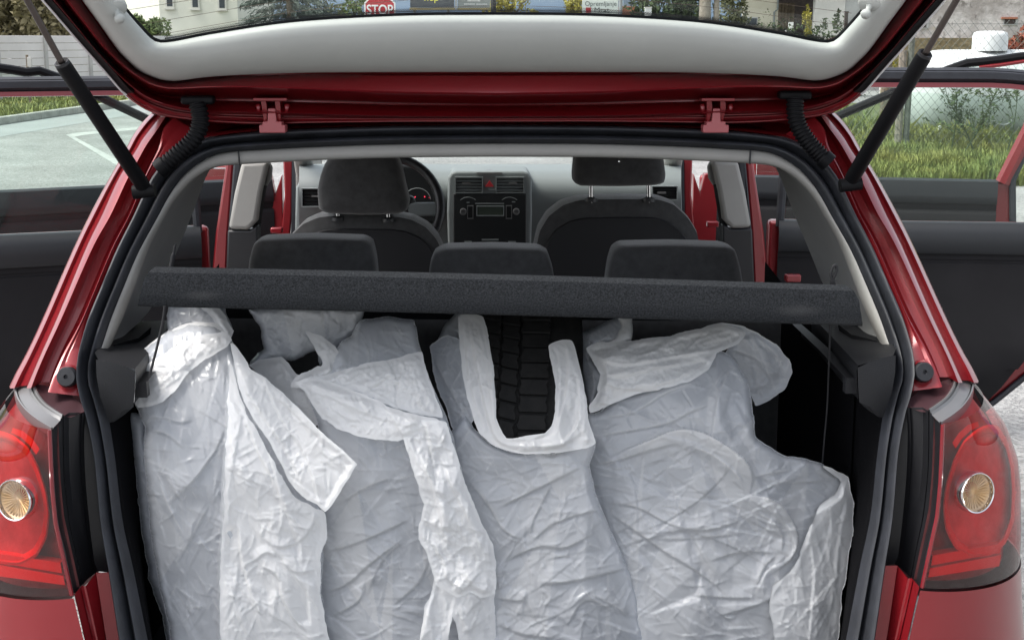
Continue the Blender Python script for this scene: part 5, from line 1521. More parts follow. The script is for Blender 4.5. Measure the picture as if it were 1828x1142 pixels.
def seg_dist(q, poly, closed=True):
    """distance of points to a polyline; also signed side and position along it"""
    n = len(poly)
    best = np.full(len(q), 1e9); side = np.zeros(len(q)); along = np.zeros(len(q))
    acc = 0.0
    for i in range(n if closed else n - 1):
        a = poly[i]; b = poly[(i + 1) % n]
        ab = b - a; L = np.hypot(*ab) + 1e-9
        t = np.clip(((q - a) @ ab) / (L * L), 0, 1)
        pr = a + t[:, None] * ab
        d = np.hypot(*(q - pr).T)
        m = d < best
        best[m] = d[m]
        s = np.sign(ab[0] * (q[:, 1] - a[1]) - ab[1] * (q[:, 0] - a[0]))
        side[m] = s[m]
        along[m] = (acc + t * L)[m]
        acc += L
    return best, side, along / max(acc, 1e-9)

def tin(q, cell, rng, stretch=1.0, ang=0.0, flat=False):
    """random facets: heights on scattered points, joined by flat triangles (sharp creases between them)"""
    ca, sa = math.cos(ang), math.sin(ang)
    R = np.array([[ca, sa], [-sa, ca]])
    w = q @ R.T
    w = w / np.array([stretch, 1.0])
    lo, hi = w.min(0) - cell * 2, w.max(0) + cell * 2
    k = int(max(8, (hi[0] - lo[0]) * (hi[1] - lo[1]) / cell ** 2))
    pts = rng.uniform(lo, hi, (k, 2))
    pts = np.vstack([pts, [[lo[0], lo[1]], [hi[0], lo[1]], [hi[0], hi[1]], [lo[0], hi[1]]]])
    v, _, f, *_ = delaunay_2d_cdt([Vector(p) for p in pts], [], [], 0, 1e-6)
    vv = np.array([tuple(p) for p in v]); h = rng.normal(0, 1, len(vv))
    out = np.zeros(len(q))
    order = np.argsort(w[:, 0]); ws = w[order]
    for tri in f:
        a, b, c = vv[list(tri)]
        i0 = np.searchsorted(ws[:, 0], min(a[0], b[0], c[0])); i1 = np.searchsorted(ws[:, 0], max(a[0], b[0], c[0]))
        if i1 <= i0: continue
        s = ws[i0:i1]
        den = (b[1] - c[1]) * (a[0] - c[0]) + (c[0] - b[0]) * (a[1] - c[1])
        if abs(den) < 1e-9: continue
        l1 = ((b[1] - c[1]) * (s[:, 0] - c[0]) + (c[0] - b[0]) * (s[:, 1] - c[1])) / den
        l2 = ((c[1] - a[1]) * (s[:, 0] - c[0]) + (a[0] - c[0]) * (s[:, 1] - c[1])) / den
        l3 = 1 - l1 - l2
        m = (l1 >= -1e-6) & (l2 >= -1e-6) & (l3 >= -1e-6)
        idx = order[i0:i1][m]
        if flat: out[idx] = h[tri[0]] - .25
        else: out[idx] = (l1 * h[tri[0]] + l2 * h[tri[1]] + l3 * h[tri[2]])[m]
    return out

def film(name, m, parent, outline, depth, folds=(), step=2.5, roll=22, rollB=.05, crease=60, cang=None, cw=(1.5, 4.5), camp=.0016, dens=1.1, fine=3.6, patch=.48, facets=((90, .0070), (36, .0026), (13, .0007)), stretch=1.9, fang=1.2, lift=0.0, skirt=.0, seed=1, smooth=True, jit=1.0, clen=(18, 85)):
    rng = np.random.default_rng(seed)
    pl = closed_crom(outline, 5.0)
    j = rng.normal(0, 1, pl.shape)
    j = (j + np.roll(j, 1, 0) + np.roll(j, -1, 0) + np.roll(j, 2, 0)) / 2.0
    pl = pl + j * jit
    lo, hi = pl.min(0), pl.max(0)
    gx, gy = np.meshgrid(np.arange(lo[0], hi[0], step), np.arange(lo[1], hi[1], step * .87))
    gx[1::2] += step / 2
    q = np.stack([gx.ravel(), gy.ravel()], 1) + rng.uniform(-.25, .25, (gx.size, 2)) * step
    q = q[pts_in_poly(q, pl)]
    d, _, _ = seg_dist(q, pl)
    q = q[d > step * .55]
    n = len(pl)
    allp = np.vstack([pl, q])
    v, e, f, *_ = delaunay_2d_cdt([Vector(p) for p in allp], [(i, (i + 1) % n) for i in range(n)], [], 1, 1e-6)
    V = np.array([tuple(p) for p in v])
    dist, _, _ = seg_dist(V, pl)
    h = np.full(len(V), lift)
    edge = np.clip(dist / 10.0, 0.15, 1)
    for cell, amp in facets:
        h += tin(V, cell, rng, stretch, fang + rng.uniform(-.2, .2)) * amp * np.clip(dist / 14, .35, 1)
    # short sharp creases: flat-sided darts, steep on one side and running out on the other
    W = np.zeros(len(V))
    # where the film lies double it is whiter: straight-edged patches
    if patch:
        W = np.maximum(W, patch * np.clip(tin(V, 58, rng, stretch * 1.3, fang + .3, flat=True), 0, 1.3))
    for _ in range(int(crease * dens)):
        c = V[rng.integers(len(V))]
        a = rng.uniform(0, math.pi) if cang is None else rng.normal(cang, .6)
        L_ = rng.uniform(*clen) * 1.5; w1, w2 = rng.uniform(*cw), rng.uniform(9, 16 + L_ * .3)
        if rng.random() < .5: w1, w2 = w2, w1
        ca, sa = math.cos(a), math.sin(a)
        dx, dy = V[:, 0] - c[0], V[:, 1] - c[1]
        u = dx * ca + dy * sa
        near = np.abs(u) < L_
        curv = rng.normal(0, .0016)
        w_ = -dx * sa + dy * ca - curv * u * u
        al = np.clip(1 - np.abs(u) / L_, 0, 1)
        wa_ = .35 + .65 * al          # the dart narrows to its tips
        pr = np.where(w_ > 0, np.clip(1 - w_ / (w1 * wa_), 0, 1), np.clip(1 + w_ / (w2 * wa_), 0, 1))
        sg = rng.choice([1, 1, 1, -0.4])
        h += sg * camp * rng.uniform(.3, 1.3) * (L_ / 70) ** .7 * pr * al * edge
        if sg > 0: W = np.maximum(W, rng.uniform(.0, .45) * al * np.exp(-(w_ / 1.3) ** 2))
    # hairline wrinkles: narrow, crisp, pale from pinching plus a painted glint
    for _ in range(int(crease * fine)):
        c = V[rng.integers(len(V))]
        a = rng.uniform(0, math.pi) if cang is None else rng.normal(cang, .9)
        L_ = rng.uniform(7, 40); w1 = rng.uniform(1.2, 2.2); w2 = rng.uniform(3, 8)
        if rng.random() < .5: w1, w2 = w2, w1
        ca, sa = math.cos(a), math.sin(a)
        dx, dy = V[:, 0] - c[0], V[:, 1] - c[1]
        u = dx * ca + dy * sa; w_ = -dx * sa + dy * ca - rng.normal(0, .006) * u * u
        al = np.clip(1 - np.abs(u) / L_, 0, 1)
        h += rng.uniform(.0007, .0021) * al * np.where(w_ > 0, np.clip(1 - w_ / w1, 0, 1), np.clip(1 + w_ / w2, 0, 1)) * edge
        W = np.maximum(W, rng.uniform(.1, .7) * al * np.exp(-(w_ / 1.1) ** 2))
    # drawn folds
    for fd in folds:
        line = crom(fd[0], max(6, len(fd[0]) * 5)); amp, w1, w2 = fd[1] * .48, fd[2] * 1.4, fd[3] * 3.0
        dd, sd_, al = seg_dist(V, line, closed=False)
        fade = np.clip(np.minimum(al, 1 - al) * 5 + .1, 0, 1)
        h += amp * np.where(sd_ > 0, np.clip(1 - dd / w1, 0, 1), np.clip(1 - dd / w2, 0, 1)) * fade
        st_w = fd[4] if len(fd) > 4 else .22
        if amp > 0: W = np.maximum(W, .55 * fade * np.exp(-(dd / 1.5) ** 2) + st_w * fade * np.clip(1 - dd / w2, 0, 1) * (sd_ < 0))
    W = np.maximum(W, .6 * np.exp(-(dist / 1.6) ** 2))  # edge highlight painted as a thin white line
    back = np.zeros(len(V))
    if roll:
        k = np.clip((roll - dist) / roll, 0, 1)
        back = rollB * (1 - np.sqrt(np.clip(1 - k * k, 0, 1)))
    vs = []
    for (x, y), hh, bk in zip(V, h, back):
        dr_ = ray(x, y)
        t = depth(x, y) / dr_.y
        vs.append(CAM + dr_ * (t - hh + bk))
    g = MB(); g.add(vs, [tuple(t) for t in f])
    if skirt:
        ring = vs[:n]
        b0 = len(g.v)
        g.v += [tuple(p + (p - CAM).normalized() * skirt * .4) for p in ring] + [tuple(p + (p - CAM).normalized() * skirt) for p in ring]
        for i in range(n):
            k = (i + 1) % n
            g.f += [(i, k, b0 + k, b0 + i), (b0 + i, b0 + k, b0 + n + k, b0 + n + i)]
    o = g.build(name, m, parent, smooth=True, angle=180, recalc=False)
    at = o.data.attributes.new('stress_glint', 'FLOAT', 'POINT')
    vals = np.zeros(len(o.data.vertices)); k_ = min(len(vals), len(W)); vals[:k_] = np.clip(W, 0, 1)[:k_]
    at.data.foreach_set('value', vals)
    return o

def barrel(cy, cz=.80, R=.33, xb=None, tilt=0.0, low=.10, topy=None):
    """body of a bag standing over an upright wheel: curved in height, gently rounded across"""
    def fn(px, py):
        d = ray(px, py)
        t = 2.25 / d.y
        for _ in range(8):
            z = CAM.z + d.z * t
            if z >= cz:
                y = cy - math.sqrt(max(R * R - (min(z, cz + R * .93) - cz) ** 2, 0))
            else:
                y = cy - R - low * (cz - z)
            if xb is not None:
                y += ((px - xb[0]) / xb[1]) ** 2 * xb[2]
            y += tilt * (px - 900)
            t = .5 * t + .5 * y / d.y
        return d.y * t
    return fn

GB = 'white plastic bags standing in the boot'
def bag(org, label): return root('plastic_bag', tuple(org), label, 'bag', GB)

# ---- bag 1
d1 = barrel(2.612, xb=(420, 190, .03))
b1 = bag(P(420, 1150, y=2.35), 'leftmost white bag, a wide pale flap with one pointed corner folded over its front')
film('bag_body', M['film'], b1, [(298, 592), (340, 577), (385, 580), (412, 605), (427, 640), (446, 664), (478, 700), (524, 765), (560, 850), (577, 920), (579, 980), (574, 1060), (580, 1110), (590, 1260), (328, 1260), (302, 1120), (285, 1050), (270, 960), (262, 880), (255, 800), (258, 762), (247, 735), (233, 705), (217, 676), (222, 655), (250, 628)],
     d1, folds=[([(411, 640), (409, 700), (405, 800), (400, 880), (397, 960), (393, 1040), (394, 1260)], .016, 3.5, 26), ([(427, 927), (432, 993), (446, 1045), (457, 1078)], .010, 3, 10), ([(476, 800), (480, 860), (492, 930), (500, 960)], .009, 8, 3),
                    ([(460, 1001), (498, 1031), (503, 1059), (525, 1102), (555, 1130)], .012, 3, 9), ([(455, 1000), (470, 985), (490, 980)], .010, 3, 5), ([(300, 900), (350, 850), (385, 800), (402, 760)], .009, 3, 12), ([(262, 765), (300, 775), (330, 800)], .008, 4, 8),
                    ([(260, 742), (295, 745), (320, 752), (345, 748)], .010, 4, 7), ([(330, 960), (300, 900), (285, 860)], .006, 3, 9), ([(310, 1010), (340, 960), (372, 900)], .006, 3, 9), ([(520, 960), (540, 930), (552, 890)], .007, 4, 9)],
     crease=95, cang=1.1, seed=3, skirt=.16, roll=10, rollB=.03)
film('bag_side', M['film'], b1, [(230, 735), (258, 745), (270, 850), (285, 960), (300, 1050), (330, 1260), (318, 1260), (290, 1100), (268, 1040), (258, 985), (246, 890), (236, 800)], lambda x, y: d1(x, y) + .05, seed=5, crease=14, roll=12, rollB=.05, skirt=.1, facets=((40, 0.0033),))
film('bag_collar', M['film2'], b1, [(216, 674), (232, 668), (262, 650), (300, 628), (350, 600), (398, 592), (413, 608), (405, 620), (370, 640), (340, 660), (318, 690), (310, 702), (290, 716), (268, 724), (247, 726), (232, 705)], lambda x, y: d1(x, y) - .016, crease=34, cang=-.6, seed=8, roll=0, rollB=0, facets=((40, 0.0044), (16, 0.0017)))
film('bag_top', M['film2'], b1, [(222, 655), (250, 626), (298, 594), (320, 582), (352, 574), (388, 578), (411, 600), (398, 612), (340, 622), (290, 645), (250, 668), (232, 672)], lambda x, y: d1(x, y) + .006, crease=36, cang=-.5, seed=9, roll=0, rollB=0, facets=((36, 0.0055), (15, 0.0022)))
film('bag_handle', M['film'], b1, [(296, 560), (303, 545), (350, 543), (400, 545), (404, 560), (414, 585), (412, 604), (398, 606), (370, 590), (340, 580), (303, 592), (298, 580)], lambda x, y: d1(x, y) + .04, crease=20, seed=12, roll=8, rollB=.02)
film('bag_strap', M['film2'], b1, [(352, 543), (384, 545), (402, 565), (417, 590), (412, 606), (399, 610), (396, 592), (380, 570), (366, 556)], lambda x, y: d1(x, y) + .012, crease=10, cang=.9, seed=13, roll=0, rollB=0)
def embed(fn, line, out, inn, w):
    """depth that stands proud along one edge and sinks into the body w pixels away from it"""
    ln = [tuple(p) for p in crom(line, 16)]
    def f(x, y):
        best = 1e9
        for (ax, ay), (bx_, by_) in zip(ln[:-1], ln[1:]):
            ux, uy = bx_ - ax, by_ - ay
            t = max(0, min(1, ((x - ax) * ux + (y - ay) * uy) / (ux * ux + uy * uy + 1e-9)))
            best = min(best, math.hypot(x - ax - t * ux, y - ay - t * uy))
        k = min(1, best / w)
        return fn(x, y) + out + (inn - out) * k
    return f
film('bag_fold', M['film2'], b1, [(411, 648), (424, 690), (440, 735), (470, 790), (500, 845), (530, 890), (560, 905), (580, 912), (584, 960), (573, 985), (573, 1060), (580, 1104), (590, 1150), (600, 1260), (394, 1260), (394, 1140), (393, 1040), (397, 960), (400, 880), (405, 800), (407, 720)],
     embed(d1, [(411, 648), (407, 720), (405, 800), (400, 880), (397, 960), (393, 1040), (394, 1260)], -.022, -.018, 60), folds=[([(430, 720), (460, 800), (490, 860), (520, 930), (540, 990)], .010, 3, 12), ([(427, 927), (432, 993), (446, 1045), (457, 1078)], .012, 3, 9), ([(470, 960), (500, 975), (540, 960), (565, 920)], .010, 3, 8), ([(500, 1000), (530, 1020), (565, 1015)], .008, 3, 8), ([(452, 1000), (475, 985), (495, 992)], .010, 3, 5), ([(460, 1001), (498, 1031), (503, 1059), (525, 1102), (555, 1130)], .012, 3, 9), ([(400, 1110), (420, 1050), (425, 1000)], .006, 3, 10), ([(480, 800), (500, 880), (505, 940)], .008, 3, 10)], crease=80, cang=1.2, seed=19, roll=0, rollB=0, facets=((70, 0.0052), (28, 0.0023), (12, 0.0007)), fang=1.25)
film('bag_flap', M['film2'], b1, [(411, 612), (420, 615), (441, 646), (447, 657), (475, 675), (503, 700), (535, 730), (564, 761), (600, 793), (637, 827), (638, 830), (628, 845), (610, 873), (591, 903), (580, 913), (566, 900), (548, 892), (530, 876), (516, 858), (508, 838), (497, 820), (480, 787), (465, 765), (452, 747), (443, 730), (434, 712), (424, 680), (419, 655)],
     lambda x, y: d1(x, y) - .030 - .055 * min(1, max(0, (x - 520) / 115)), folds=[([(425, 650), (440, 690), (470, 740), (510, 800), (535, 850), (548, 885)], .010, 4, 9), ([(470, 670), (500, 740), (540, 800), (560, 850), (572, 900)], .010, 3, 12), ([(447, 660), (480, 700), (520, 730), (560, 780)], .006, 3, 7)],
     crease=42, cang=.95, seed=21, roll=0, rollB=0, facets=((80, 0.0050), (26, 0.0012)), stretch=2.4, fang=.95, jit=.6, clen=(14, 60))

# ---- bag 2
d2 = barrel(2.632, xb=(725, 190, .05))
b2 = bag(P(720, 1150, y=2.33), 'second white bag from the left, its bunched white handle hanging down the front')
film('bag_body', M['film'], b2, [(640, 572), (690, 566), (738, 572), (747, 600), (752, 628), (765, 670), (777, 700), (795, 740), (812, 790), (834, 880), (850, 915), (880, 985), (885, 1050), (882, 1260), (560, 1260), (548, 1100), (545, 1050), (546, 980), (550, 930), (565, 900), (575, 850), (575, 790), (562, 745), (545, 700), (525, 685), (560, 672), (590, 640), (607, 612), (628, 600)],
     d2, folds=[([(575, 985), (630, 970), (690, 945), (730, 925)], .012, 3, 14), ([(572, 1060), (620, 1040), (660, 1005), (720, 960)], .014, 3, 16), ([(655, 1060), (670, 1020), (690, 990), (720, 965)], .009, 3, 8), ([(590, 1100), (640, 1070), (650, 1030)], .010, 3, 9), ([(600, 900), (650, 870), (700, 850)], .007, 4, 14),
                    ([(600, 650), (620, 690), (660, 640)], .008, 4, 8), ([(640, 700), (690, 660), (730, 640)], .010, 3, 9), ([(752, 628), (768, 690), (780, 740)], .010, 3, 10), ([(880, 985), (850, 1000), (840, 1060)], .008, 4, 9), ([(700, 1080), (745, 1040), (765, 1000)], .008, 3, 9)],
     crease=110, cang=.2, seed=31, skirt=.16, roll=10, rollB=.03)
film('bag_collar', M['film2'], b2, [(525, 683), (545, 676), (570, 676), (613, 689), (658, 706), (690, 724), (720, 733), (779, 748), (796, 762), (790, 778), (745, 773), (728, 783), (706, 787), (672, 785), (630, 776), (600, 764), (578, 748), (560, 725), (545, 702)],
     lambda x, y: d2(x, y) - .026, folds=[([(545, 690), (600, 712), (650, 735), (720, 755), (775, 760)], .008, 4, 8)], crease=30, cang=.35, seed=33, roll=0, rollB=0, facets=((50, 0.0039), (18, 0.0014)), stretch=2.2, fang=.35)
film('bag_front_handle', M['film2'], b2, [(716, 762), (745, 752), (796, 752), (808, 792), (820, 832), (836, 875), (850, 908), (866, 945), (880, 976), (885, 1010), (884, 1060), (860, 1066), (838, 1056), (818, 1064), (798, 1054), (776, 1042), (770, 1010), (760, 985), (748, 962), (748, 935), (756, 900), (746, 862), (732, 825)],
     lambda x, y: d2(x, y) - .030, folds=[([(764, 790), (770, 830), (778, 862)], -.016, 2.0, 2.0), ([(742, 790), (770, 860), (790, 930), (798, 980)], .014, 3, 9), ([(780, 800), (810, 870), (840, 930), (862, 980)], .009, 3, 12), ([(752, 955), (776, 975), (792, 1000), (800, 1040)], .012, 3, 10), ([(800, 1000), (830, 975), (852, 990), (853, 1020)], .010, 3, 8), ([(778, 1036), (800, 1032), (818, 1056)], .009, 3, 7), ([(820, 1056), (842, 1036), (856, 1018)], .011, 2.5, 7)],
     crease=90, cang=1.1, seed=36, roll=0, rollB=0, facets=((48, 0.0060), (20, 0.0028), (10, 0.0009)), stretch=1.8, fang=1.1, clen=(12, 50))
film('bag_cuff', M['film2'], b2, [(776, 1030), (800, 1042), (822, 1054), (850, 1046), (884, 1030), (884, 1080), (882, 1260), (835, 1260), (815, 1120), (806, 1100), (800, 1150), (790, 1260), (735, 1260), (752, 1120), (760, 1076), (772, 1048)], lambda x, y: d2(x, y) - .022, folds=[([(812, 1060), (808, 1090), (800, 1140)], .008, 4, 4), ([(830, 1100), (850, 1075), (870, 1060)], .007, 3, 7), ([(780, 1050), (765, 1090), (750, 1150)], .009, 3, 8)], crease=26, cang=1.9, seed=39, roll=0, rollB=0, facets=((40, 0.0050), (16, 0.0017)))
film('bag_shoulder', M['film2'], b2, [(526, 684), (545, 676), (575, 670), (640, 652), (700, 640), (752, 630), (766, 672), (782, 720), (790, 745), (740, 738), (700, 728), (658, 706), (610, 690), (560, 684)], lambda x, y: d2(x, y) - .014, folds=[([(580, 690), (620, 660), (650, 632)], .010, 3, 9), ([(640, 705), (680, 680), (690, 668), (712, 672)], .008, 3, 6)], crease=40, cang=.4, seed=41, roll=0, rollB=0)
film('bag_back', M['film'], b2, [(444, 553), (500, 548), (600, 548), (650, 552), (640, 590), (610, 612), (590, 640), (570, 652), (566, 628), (545, 632), (520, 645), (500, 640), (470, 648), (446, 650), (460, 630), (471, 622), (466, 590)], lambda x, y: 2.50, crease=45, cang=.3, seed=43, roll=10, rollB=.03, facets=((45, 0.0066), (18, 0.0022)))
film('bag_link', M['film2'], b2, [(444, 652), (462, 642), (503, 636), (515, 648), (530, 668), (560, 676), (575, 700), (584, 740), (560, 760), (505, 705), (478, 680), (456, 664)], lambda x, y: d2(x, y) + .02, crease=16, cang=.7, seed=44, roll=0, rollB=0)
film('bag_back_handle', M['film2'], b2, [(545, 590), (575, 600), (600, 620), (612, 645), (596, 668), (560, 692), (520, 690), (530, 672), (552, 660), (574, 652), (576, 640), (563, 622)], lambda x, y: d2(x, y) + .0, crease=14, cang=.9, seed=45, roll=0, rollB=0)

# ---- bag 3, open, with the tread showing
d3 = barrel(2.640, xb=(985, 190, .05))
b3 = bag(P(1000, 1150, y=2.30), 'white bag whose open neck frames the dark tyre tread')
film('bag_body', M['film'], b3, [(832, 740), (850, 768), (885, 795), (930, 808), (1000, 806), (1050, 782), (1063, 790), (1054, 830), (1064, 880), (1092, 950), (1130, 1030), (1146, 1105), (1176, 1260), (855, 1260), (856, 1040), (850, 985), (826, 920), (812, 880), (800, 820), (806, 770)],
     d3, folds=[([(840, 860), (875, 905), (900, 945), (940, 965)], .012, 3, 14), ([(890, 905), (940, 880), (985, 858), (1040, 830)], .012, 3, 16), ([(950, 965), (985, 935), (1040, 915), (1085, 905)], .010, 3, 14), ([(900, 1000), (960, 975), (1010, 975), (1060, 950)], .011, 3, 16), ([(960, 1042), (1020, 1036), (1090, 1020), (1128, 1010)], .013, 3, 14), ([(885, 1066), (930, 1070), (940, 1052)], .009, 3, 8), ([(1010, 1115), (1045, 1070), (1100, 1090)], .010, 3, 12), ([(945, 960), (950, 930), (975, 880), (985, 860)], .008, 3, 10), ([(1060, 1060), (1105, 1085), (1120, 1100)], .009, 3, 8), ([(885, 1110), (935, 1130), (1000, 1138)], .010, 4, 10), ([(930, 1100), (937, 1070), (960, 1110)], .007, 3, 6)],
     crease=100, cang=-.35, seed=51, skirt=.16, roll=10, rollB=.03)
film('bag_neck', M['film2'], b3, [(818, 566), (838, 558), (862, 566), (872, 600), (880, 650), (884, 700), (886, 745), (893, 765), (904, 781), (925, 780), (948, 776), (974, 772), (984, 760), (990, 737), (992, 692), (985, 652), (979, 616), (1000, 606), (1022, 608), (1035, 655), (1046, 705), (1050, 748), (1064, 790), (1046, 800), (1000, 807), (930, 810), (885, 797), (858, 775), (845, 745), (833, 705), (824, 650), (820, 610)],
     lambda x, y: d3(x, y) - .020, folds=[([(838, 570), (850, 640), (862, 700), (880, 770), (900, 795)], .014, 3, 7), ([(850, 575), (868, 640), (876, 700), (884, 760)], .008, 2.5, 5), ([(895, 790), (940, 797), (1000, 792), (1040, 770)], .008, 3, 5), ([(1012, 612), (1016, 660), (1008, 720), (990, 780)], .012, 3, 6), ([(1030, 650), (1036, 710), (1030, 760), (1000, 795)], .010, 3, 6), ([(905, 785), (950, 782), (985, 770)], .006, 2.5, 4), ([(828, 575), (834, 640), (846, 710), (870, 775)], .007, 1.5, 4), ([(860, 572), (874, 640), (881, 720)], .006, 1.5, 3), ([(992, 612), (1000, 660), (998, 720), (990, 770)], .007, 1.5, 4), ([(1040, 690), (1044, 740), (1040, 780)], .006, 1.5, 4), ([(870, 775), (920, 800), (980, 800), (1030, 785)], .006, 1.5, 3)],
     crease=40, cang=1.3, seed=53, roll=0, rollB=0, facets=((40, 0.0039), (15, 0.0015)), jit=.5, clen=(12, 50))
film('bag_shoulder', M['film'], b3, [(766, 622), (782, 604), (800, 598), (820, 606), (830, 640), (836, 700), (846, 750), (832, 770), (812, 778), (800, 740), (788, 710), (775, 670)], lambda x, y: d3(x, y) + .02, folds=[([(770, 630), (800, 690), (830, 740)], .012, 3, 9)], crease=22, cang=1.1, seed=55, roll=0, rollB=0, skirt=.08)
film('bag_back', M['film'], b3, [(815, 556), (836, 552), (842, 590), (838, 640), (842, 700), (818, 650), (800, 620), (780, 615), (790, 585)], lambda x, y: d3(x, y) + .06, crease=10, cang=1.2, seed=56, roll=7, rollB=.02)
# ---- bag 4
d4 = barrel(2.658, xb=(1275, 220, .055))
b4 = bag(P(1300, 1150, y=2.33), 'widest white bag at the right, rumpled and slumped with its top rolled over')
film('bag_body', M['film'], b4, [(1046, 742), (1066, 735), (1100, 712), (1170, 690), (1225, 650), (1275, 625), (1312, 640), (1336, 680), (1346, 745), (1352, 785), (1385, 805), (1405, 814), (1440, 817), (1472, 832), (1508, 856), (1518, 900), (1515, 960), (1500, 1050), (1472, 1260), (1150, 1260), (1120, 1085), (1080, 985), (1052, 905), (1036, 845), (1036, 800), (1044, 770)],
     d4, folds=[([(1338, 880), (1343, 850), (1330, 822), (1298, 797), (1250, 771), (1205, 768), (1160, 786), (1110, 806)], .032, 2, 15, .95),
                    ([(1385, 1018), (1412, 997), (1424, 968), (1418, 938), (1398, 906), (1370, 889), (1336, 884)], .030, 2, 15, .9),
                    ([(1330, 872), (1318, 850), (1296, 828), (1262, 806), (1230, 794)], .010, 2, 4, .7), ([(1395, 985), (1396, 955), (1380, 930), (1352, 914)], .010, 2, 4, .7), ([(1350, 1050), (1362, 1015), (1385, 990)], .010, 2, 5, .7),
                    ([(1060, 830), (1110, 818), (1160, 802), (1210, 790)], .014, 3, 22), ([(1052, 780), (1110, 770), (1190, 755), (1230, 735), (1280, 715)], .013, 3, 16), ([(1075, 745), (1130, 735), (1190, 700), (1250, 680)], .012, 3, 12), ([(1085, 895), (1140, 905), (1200, 935), (1260, 945), (1330, 925)], .013, 3, 16), ([(1090, 915), (1140, 950), (1190, 985), (1240, 1015), (1300, 1060)], .015, 3, 18), ([(1230, 1060), (1290, 1065), (1350, 1066)], .011, 3, 8), ([(1275, 1100), (1330, 1085), (1390, 1060), (1420, 1020)], .013, 3, 14), ([(1265, 1000), (1320, 985), (1390, 985)], .010, 3, 12), ([(1340, 890), (1400, 930), (1420, 980), (1400, 1005)], .014, 3, 12), ([(1300, 660), (1280, 720), (1270, 790), (1265, 800)], .010, 3, 12), ([(1340, 760), (1320, 790), (1290, 800)], .008, 3, 8), ([(1400, 1005), (1370, 1020), (1350, 1060)], .012, 3, 7), ([(1160, 960), (1230, 960), (1330, 950)], .007, 3, 14), ([(1345, 850), (1385, 842), (1412, 838)], .010, 3, 7), ([(1345, 880), (1390, 862), (1430, 850)], .008, 3, 7), ([(1250, 1040), (1270, 1080), (1310, 1110)], .008, 3, 9)],
     crease=150, cang=.15, seed=61, skirt=.16, roll=10, rollB=.03, camp=.0026)
film('bag_flap', M['film2'], b4, [(1470, 832), (1496, 840), (1513, 852), (1524, 900), (1521, 960), (1505, 1050), (1482, 1260), (1400, 1260), (1380, 1130), (1372, 1075), (1385, 1040), (1410, 1020), (1428, 985), (1446, 935), (1462, 905), (1490, 880), (1500, 862)],
     lambda x, y: d4(x, y) - .018, folds=[([(1512, 855), (1500, 890), (1460, 915), (1448, 940), (1440, 985)], .014, 3, 8), ([(1446, 960), (1454, 1020), (1450, 1080), (1446, 1150)], .010, 2.5, 8), ([(1515, 880), (1500, 960), (1490, 1040)], .008, 4, 12), ([(1415, 830), (1450, 838), (1490, 850)], .008, 3, 6), ([(1420, 845), (1460, 860), (1500, 866)], .008, 3, 6)],
     crease=46, cang=1.6, seed=65, roll=0, rollB=0, skirt=.10, facets=((60, 0.0050), (20, 0.0017)))
film('bag_roll', M['film2'], b4, [(1046, 622), (1062, 612), (1130, 609), (1200, 598), (1250, 586), (1290, 576), (1330, 592), (1318, 612), (1280, 632), (1262, 660), (1230, 682), (1180, 694), (1130, 706), (1080, 728), (1054, 736), (1052, 722), (1066, 700), (1072, 670), (1060, 648)],
     lambda x, y: d4(x, y) - .016, folds=[([(1052, 632), (1110, 650), (1180, 640), (1270, 625)], .016, 3, 14), ([(1075, 665), (1110, 672), (1150, 660), (1200, 652), (1265, 640)], .014, 3, 8), ([(1070, 680), (1110, 692), (1160, 695), (1190, 690)], .012, 3, 6), ([(1060, 715), (1100, 722), (1150, 708)], .010, 3, 6), ([(1150, 690), (1200, 678), (1250, 655)], .010, 3, 6), ([(1130, 650), (1180, 655), (1230, 640)], .008, 3, 6)],
     crease=70, cang=-.15, seed=67, roll=0, rollB=0, facets=((45, 0.0060), (16, 0.0022)), stretch=2.4, fang=-.15)
film('bag_back_handle', M['film'], b4, [(1283, 577), (1330, 583), (1360, 598), (1386, 615), (1410, 642), (1416, 664), (1402, 692), (1378, 712), (1350, 725), (1338, 700), (1322, 672), (1305, 652), (1288, 640), (1300, 620)], lambda x, y: 2.46, folds=[([(1300, 620), (1350, 640), (1380, 680)], .014, 4, 9), ([(1350, 600), (1390, 640), (1400, 680)], .010, 3, 10)], crease=24, cang=.8, seed=71, roll=0, rollB=0, skirt=.05, facets=((36, 0.0066), (15, 0.0022)))
film('bag_side', M['film'], b4, [(1024, 604), (1060, 585), (1100, 566), (1124, 566), (1128, 590), (1118, 606), (1064, 616), (1056, 640), (1078, 670), (1064, 704), (1056, 736), (1062, 790), (1050, 775), (1046, 705), (1036, 655)], lambda x, y: d4(x, y) + .05, folds=[([(1040, 620), (1060, 680), (1056, 740)], .012, 3, 8)], crease=22, cang=1.2, seed=73, roll=9, rollB=.03)
film('bag_back_strap', M['film2'], b4, [(1100, 562), (1126, 562), (1130, 585), (1128, 606), (1100, 612), (1080, 616), (1098, 600), (1108, 580)], lambda x, y: d4(x, y) + .02, crease=8, cang=1.2, seed=74, roll=6, rollB=.02)
film('bag_rear', M['film'], b4, [(1120, 1020), (1150, 1060), (1170, 1110), (1190, 1260), (1172, 1260), (1150, 1110), (1128, 1050)], lambda x, y: d4(x, y) + .03, crease=4, seed=76, roll=0, facets=((40, 0.0033),))

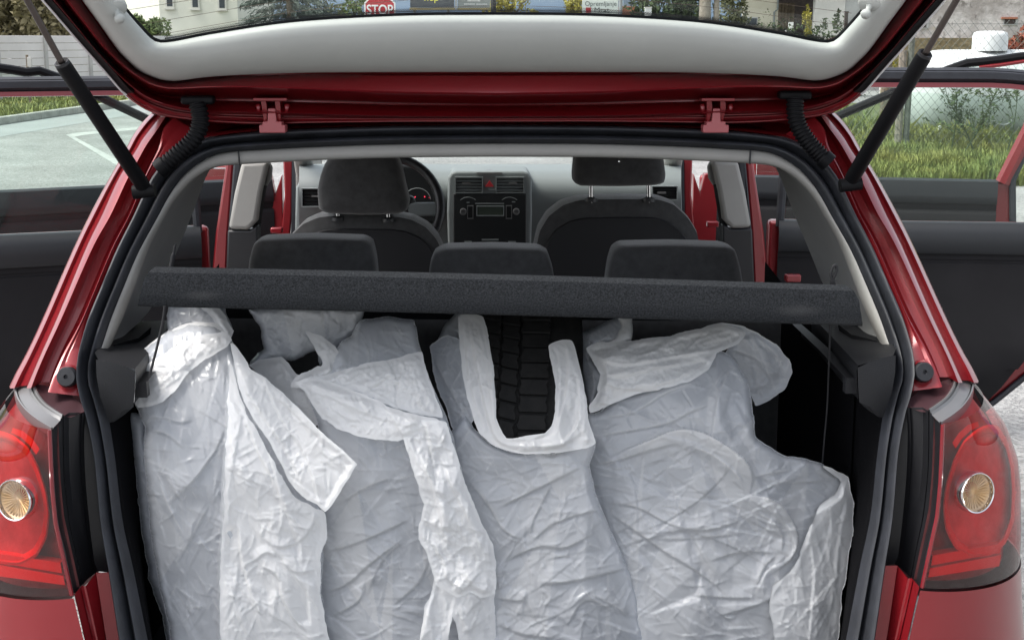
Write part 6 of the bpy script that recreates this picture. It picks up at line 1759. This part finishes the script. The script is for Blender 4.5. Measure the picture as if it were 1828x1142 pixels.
# ---- the tyre in the open bag
tyre_c = Vector((P(934, 700, y=2.45).x, 2.685, .80))
tyre = root('car_tyre', tuple(tyre_c), 'black tyre standing inside the open white bag, tread blocks facing out', 'tyre')
TR, TW = .315, .088
tl_ = .09         # slight lean
def tp(r, a, x):  # a: angle from the top towards the viewer
    return tyre_c + Vector((x + tl_ * (r * math.cos(a)) * .9 - .012, -r * math.sin(a), r * math.cos(a)))
prof = [(-.10, .20), (-.112, .235), (-.112, .27), (-.102, .295), (-TW, .305), (-.05, .308), (0, .309), (.05, .308), (TW, .305), (.102, .295), (.112, .27), (.112, .235), (.10, .20)]
g = MB().grid([[tp(r, a, x) for x, r in prof] for a in np.linspace(0, 2 * math.pi, 73)])
g.build('carcass', M['tyre'], tyre, angle=50)
blocks = []
rows_ = [(-.086, -.049, .0, .9, 0), (-.046, -.013, .45, .8, 0), (-.009, .045, .2, .10, 0), (.049, .087, .6, .0, .003)]
nb = 60
rt = np.random.default_rng(19)
for i in range(nb):
    for x0, x1, ph, sk, dep in rows_[:3]:
        a0 = 2 * math.pi * (i + ph) / nb; a1 = a0 + 2 * math.pi / nb * .88
        if math.sin(a0) < -.2: continue
        w_ = (x1 - x0)
        def ring_(r, inset):
            pts = []
            xs_ = [x0 + inset, x0 + w_ * .5, x1 - inset]
            for x in xs_: pts.append(tp(r, a0 + inset * 1.5 + sk * (x - x0) , x))
            for k, x in ((.33, x1 - inset - .003), (.66, x1 - inset + .001)): pts.append(tp(r, a0 + (a1 - a0) * k + sk * (x - x0), x))
            for x in xs_[::-1]: pts.append(tp(r, a1 - inset * 1.5 + sk * (x - x0), x))
            for k, x in ((.66, x0 + inset - .003), (.33, x0 + inset + .001)): pts.append(tp(r, a0 + (a1 - a0) * k + sk * (x - x0), x))
            return pts
        rr = .3165 - dep + rt.uniform(-.0005, .0005)
        top, mid_, bot = ring_(rr, .0025), ring_(rr - .0016, .0008), ring_(.304, .0)
        n_k = len(top)
        mb = MB(); mb.add(top + mid_ + bot, [tuple(range(n_k))] + [(j * n_k + k, j * n_k + (k + 1) % n_k, (j + 1) * n_k + (k + 1) % n_k, (j + 1) * n_k + k) for j in (0, 1) for k in range(n_k)])
        blocks.append(mb)
for mb in blocks:
    mb.build('tread_block', M['tyre'], tyre, smooth=False)
# ------------------------------------------------------------------ tidy
for o in list(bpy.data.objects):
    if '_org' in o.keys(): del o['_org']
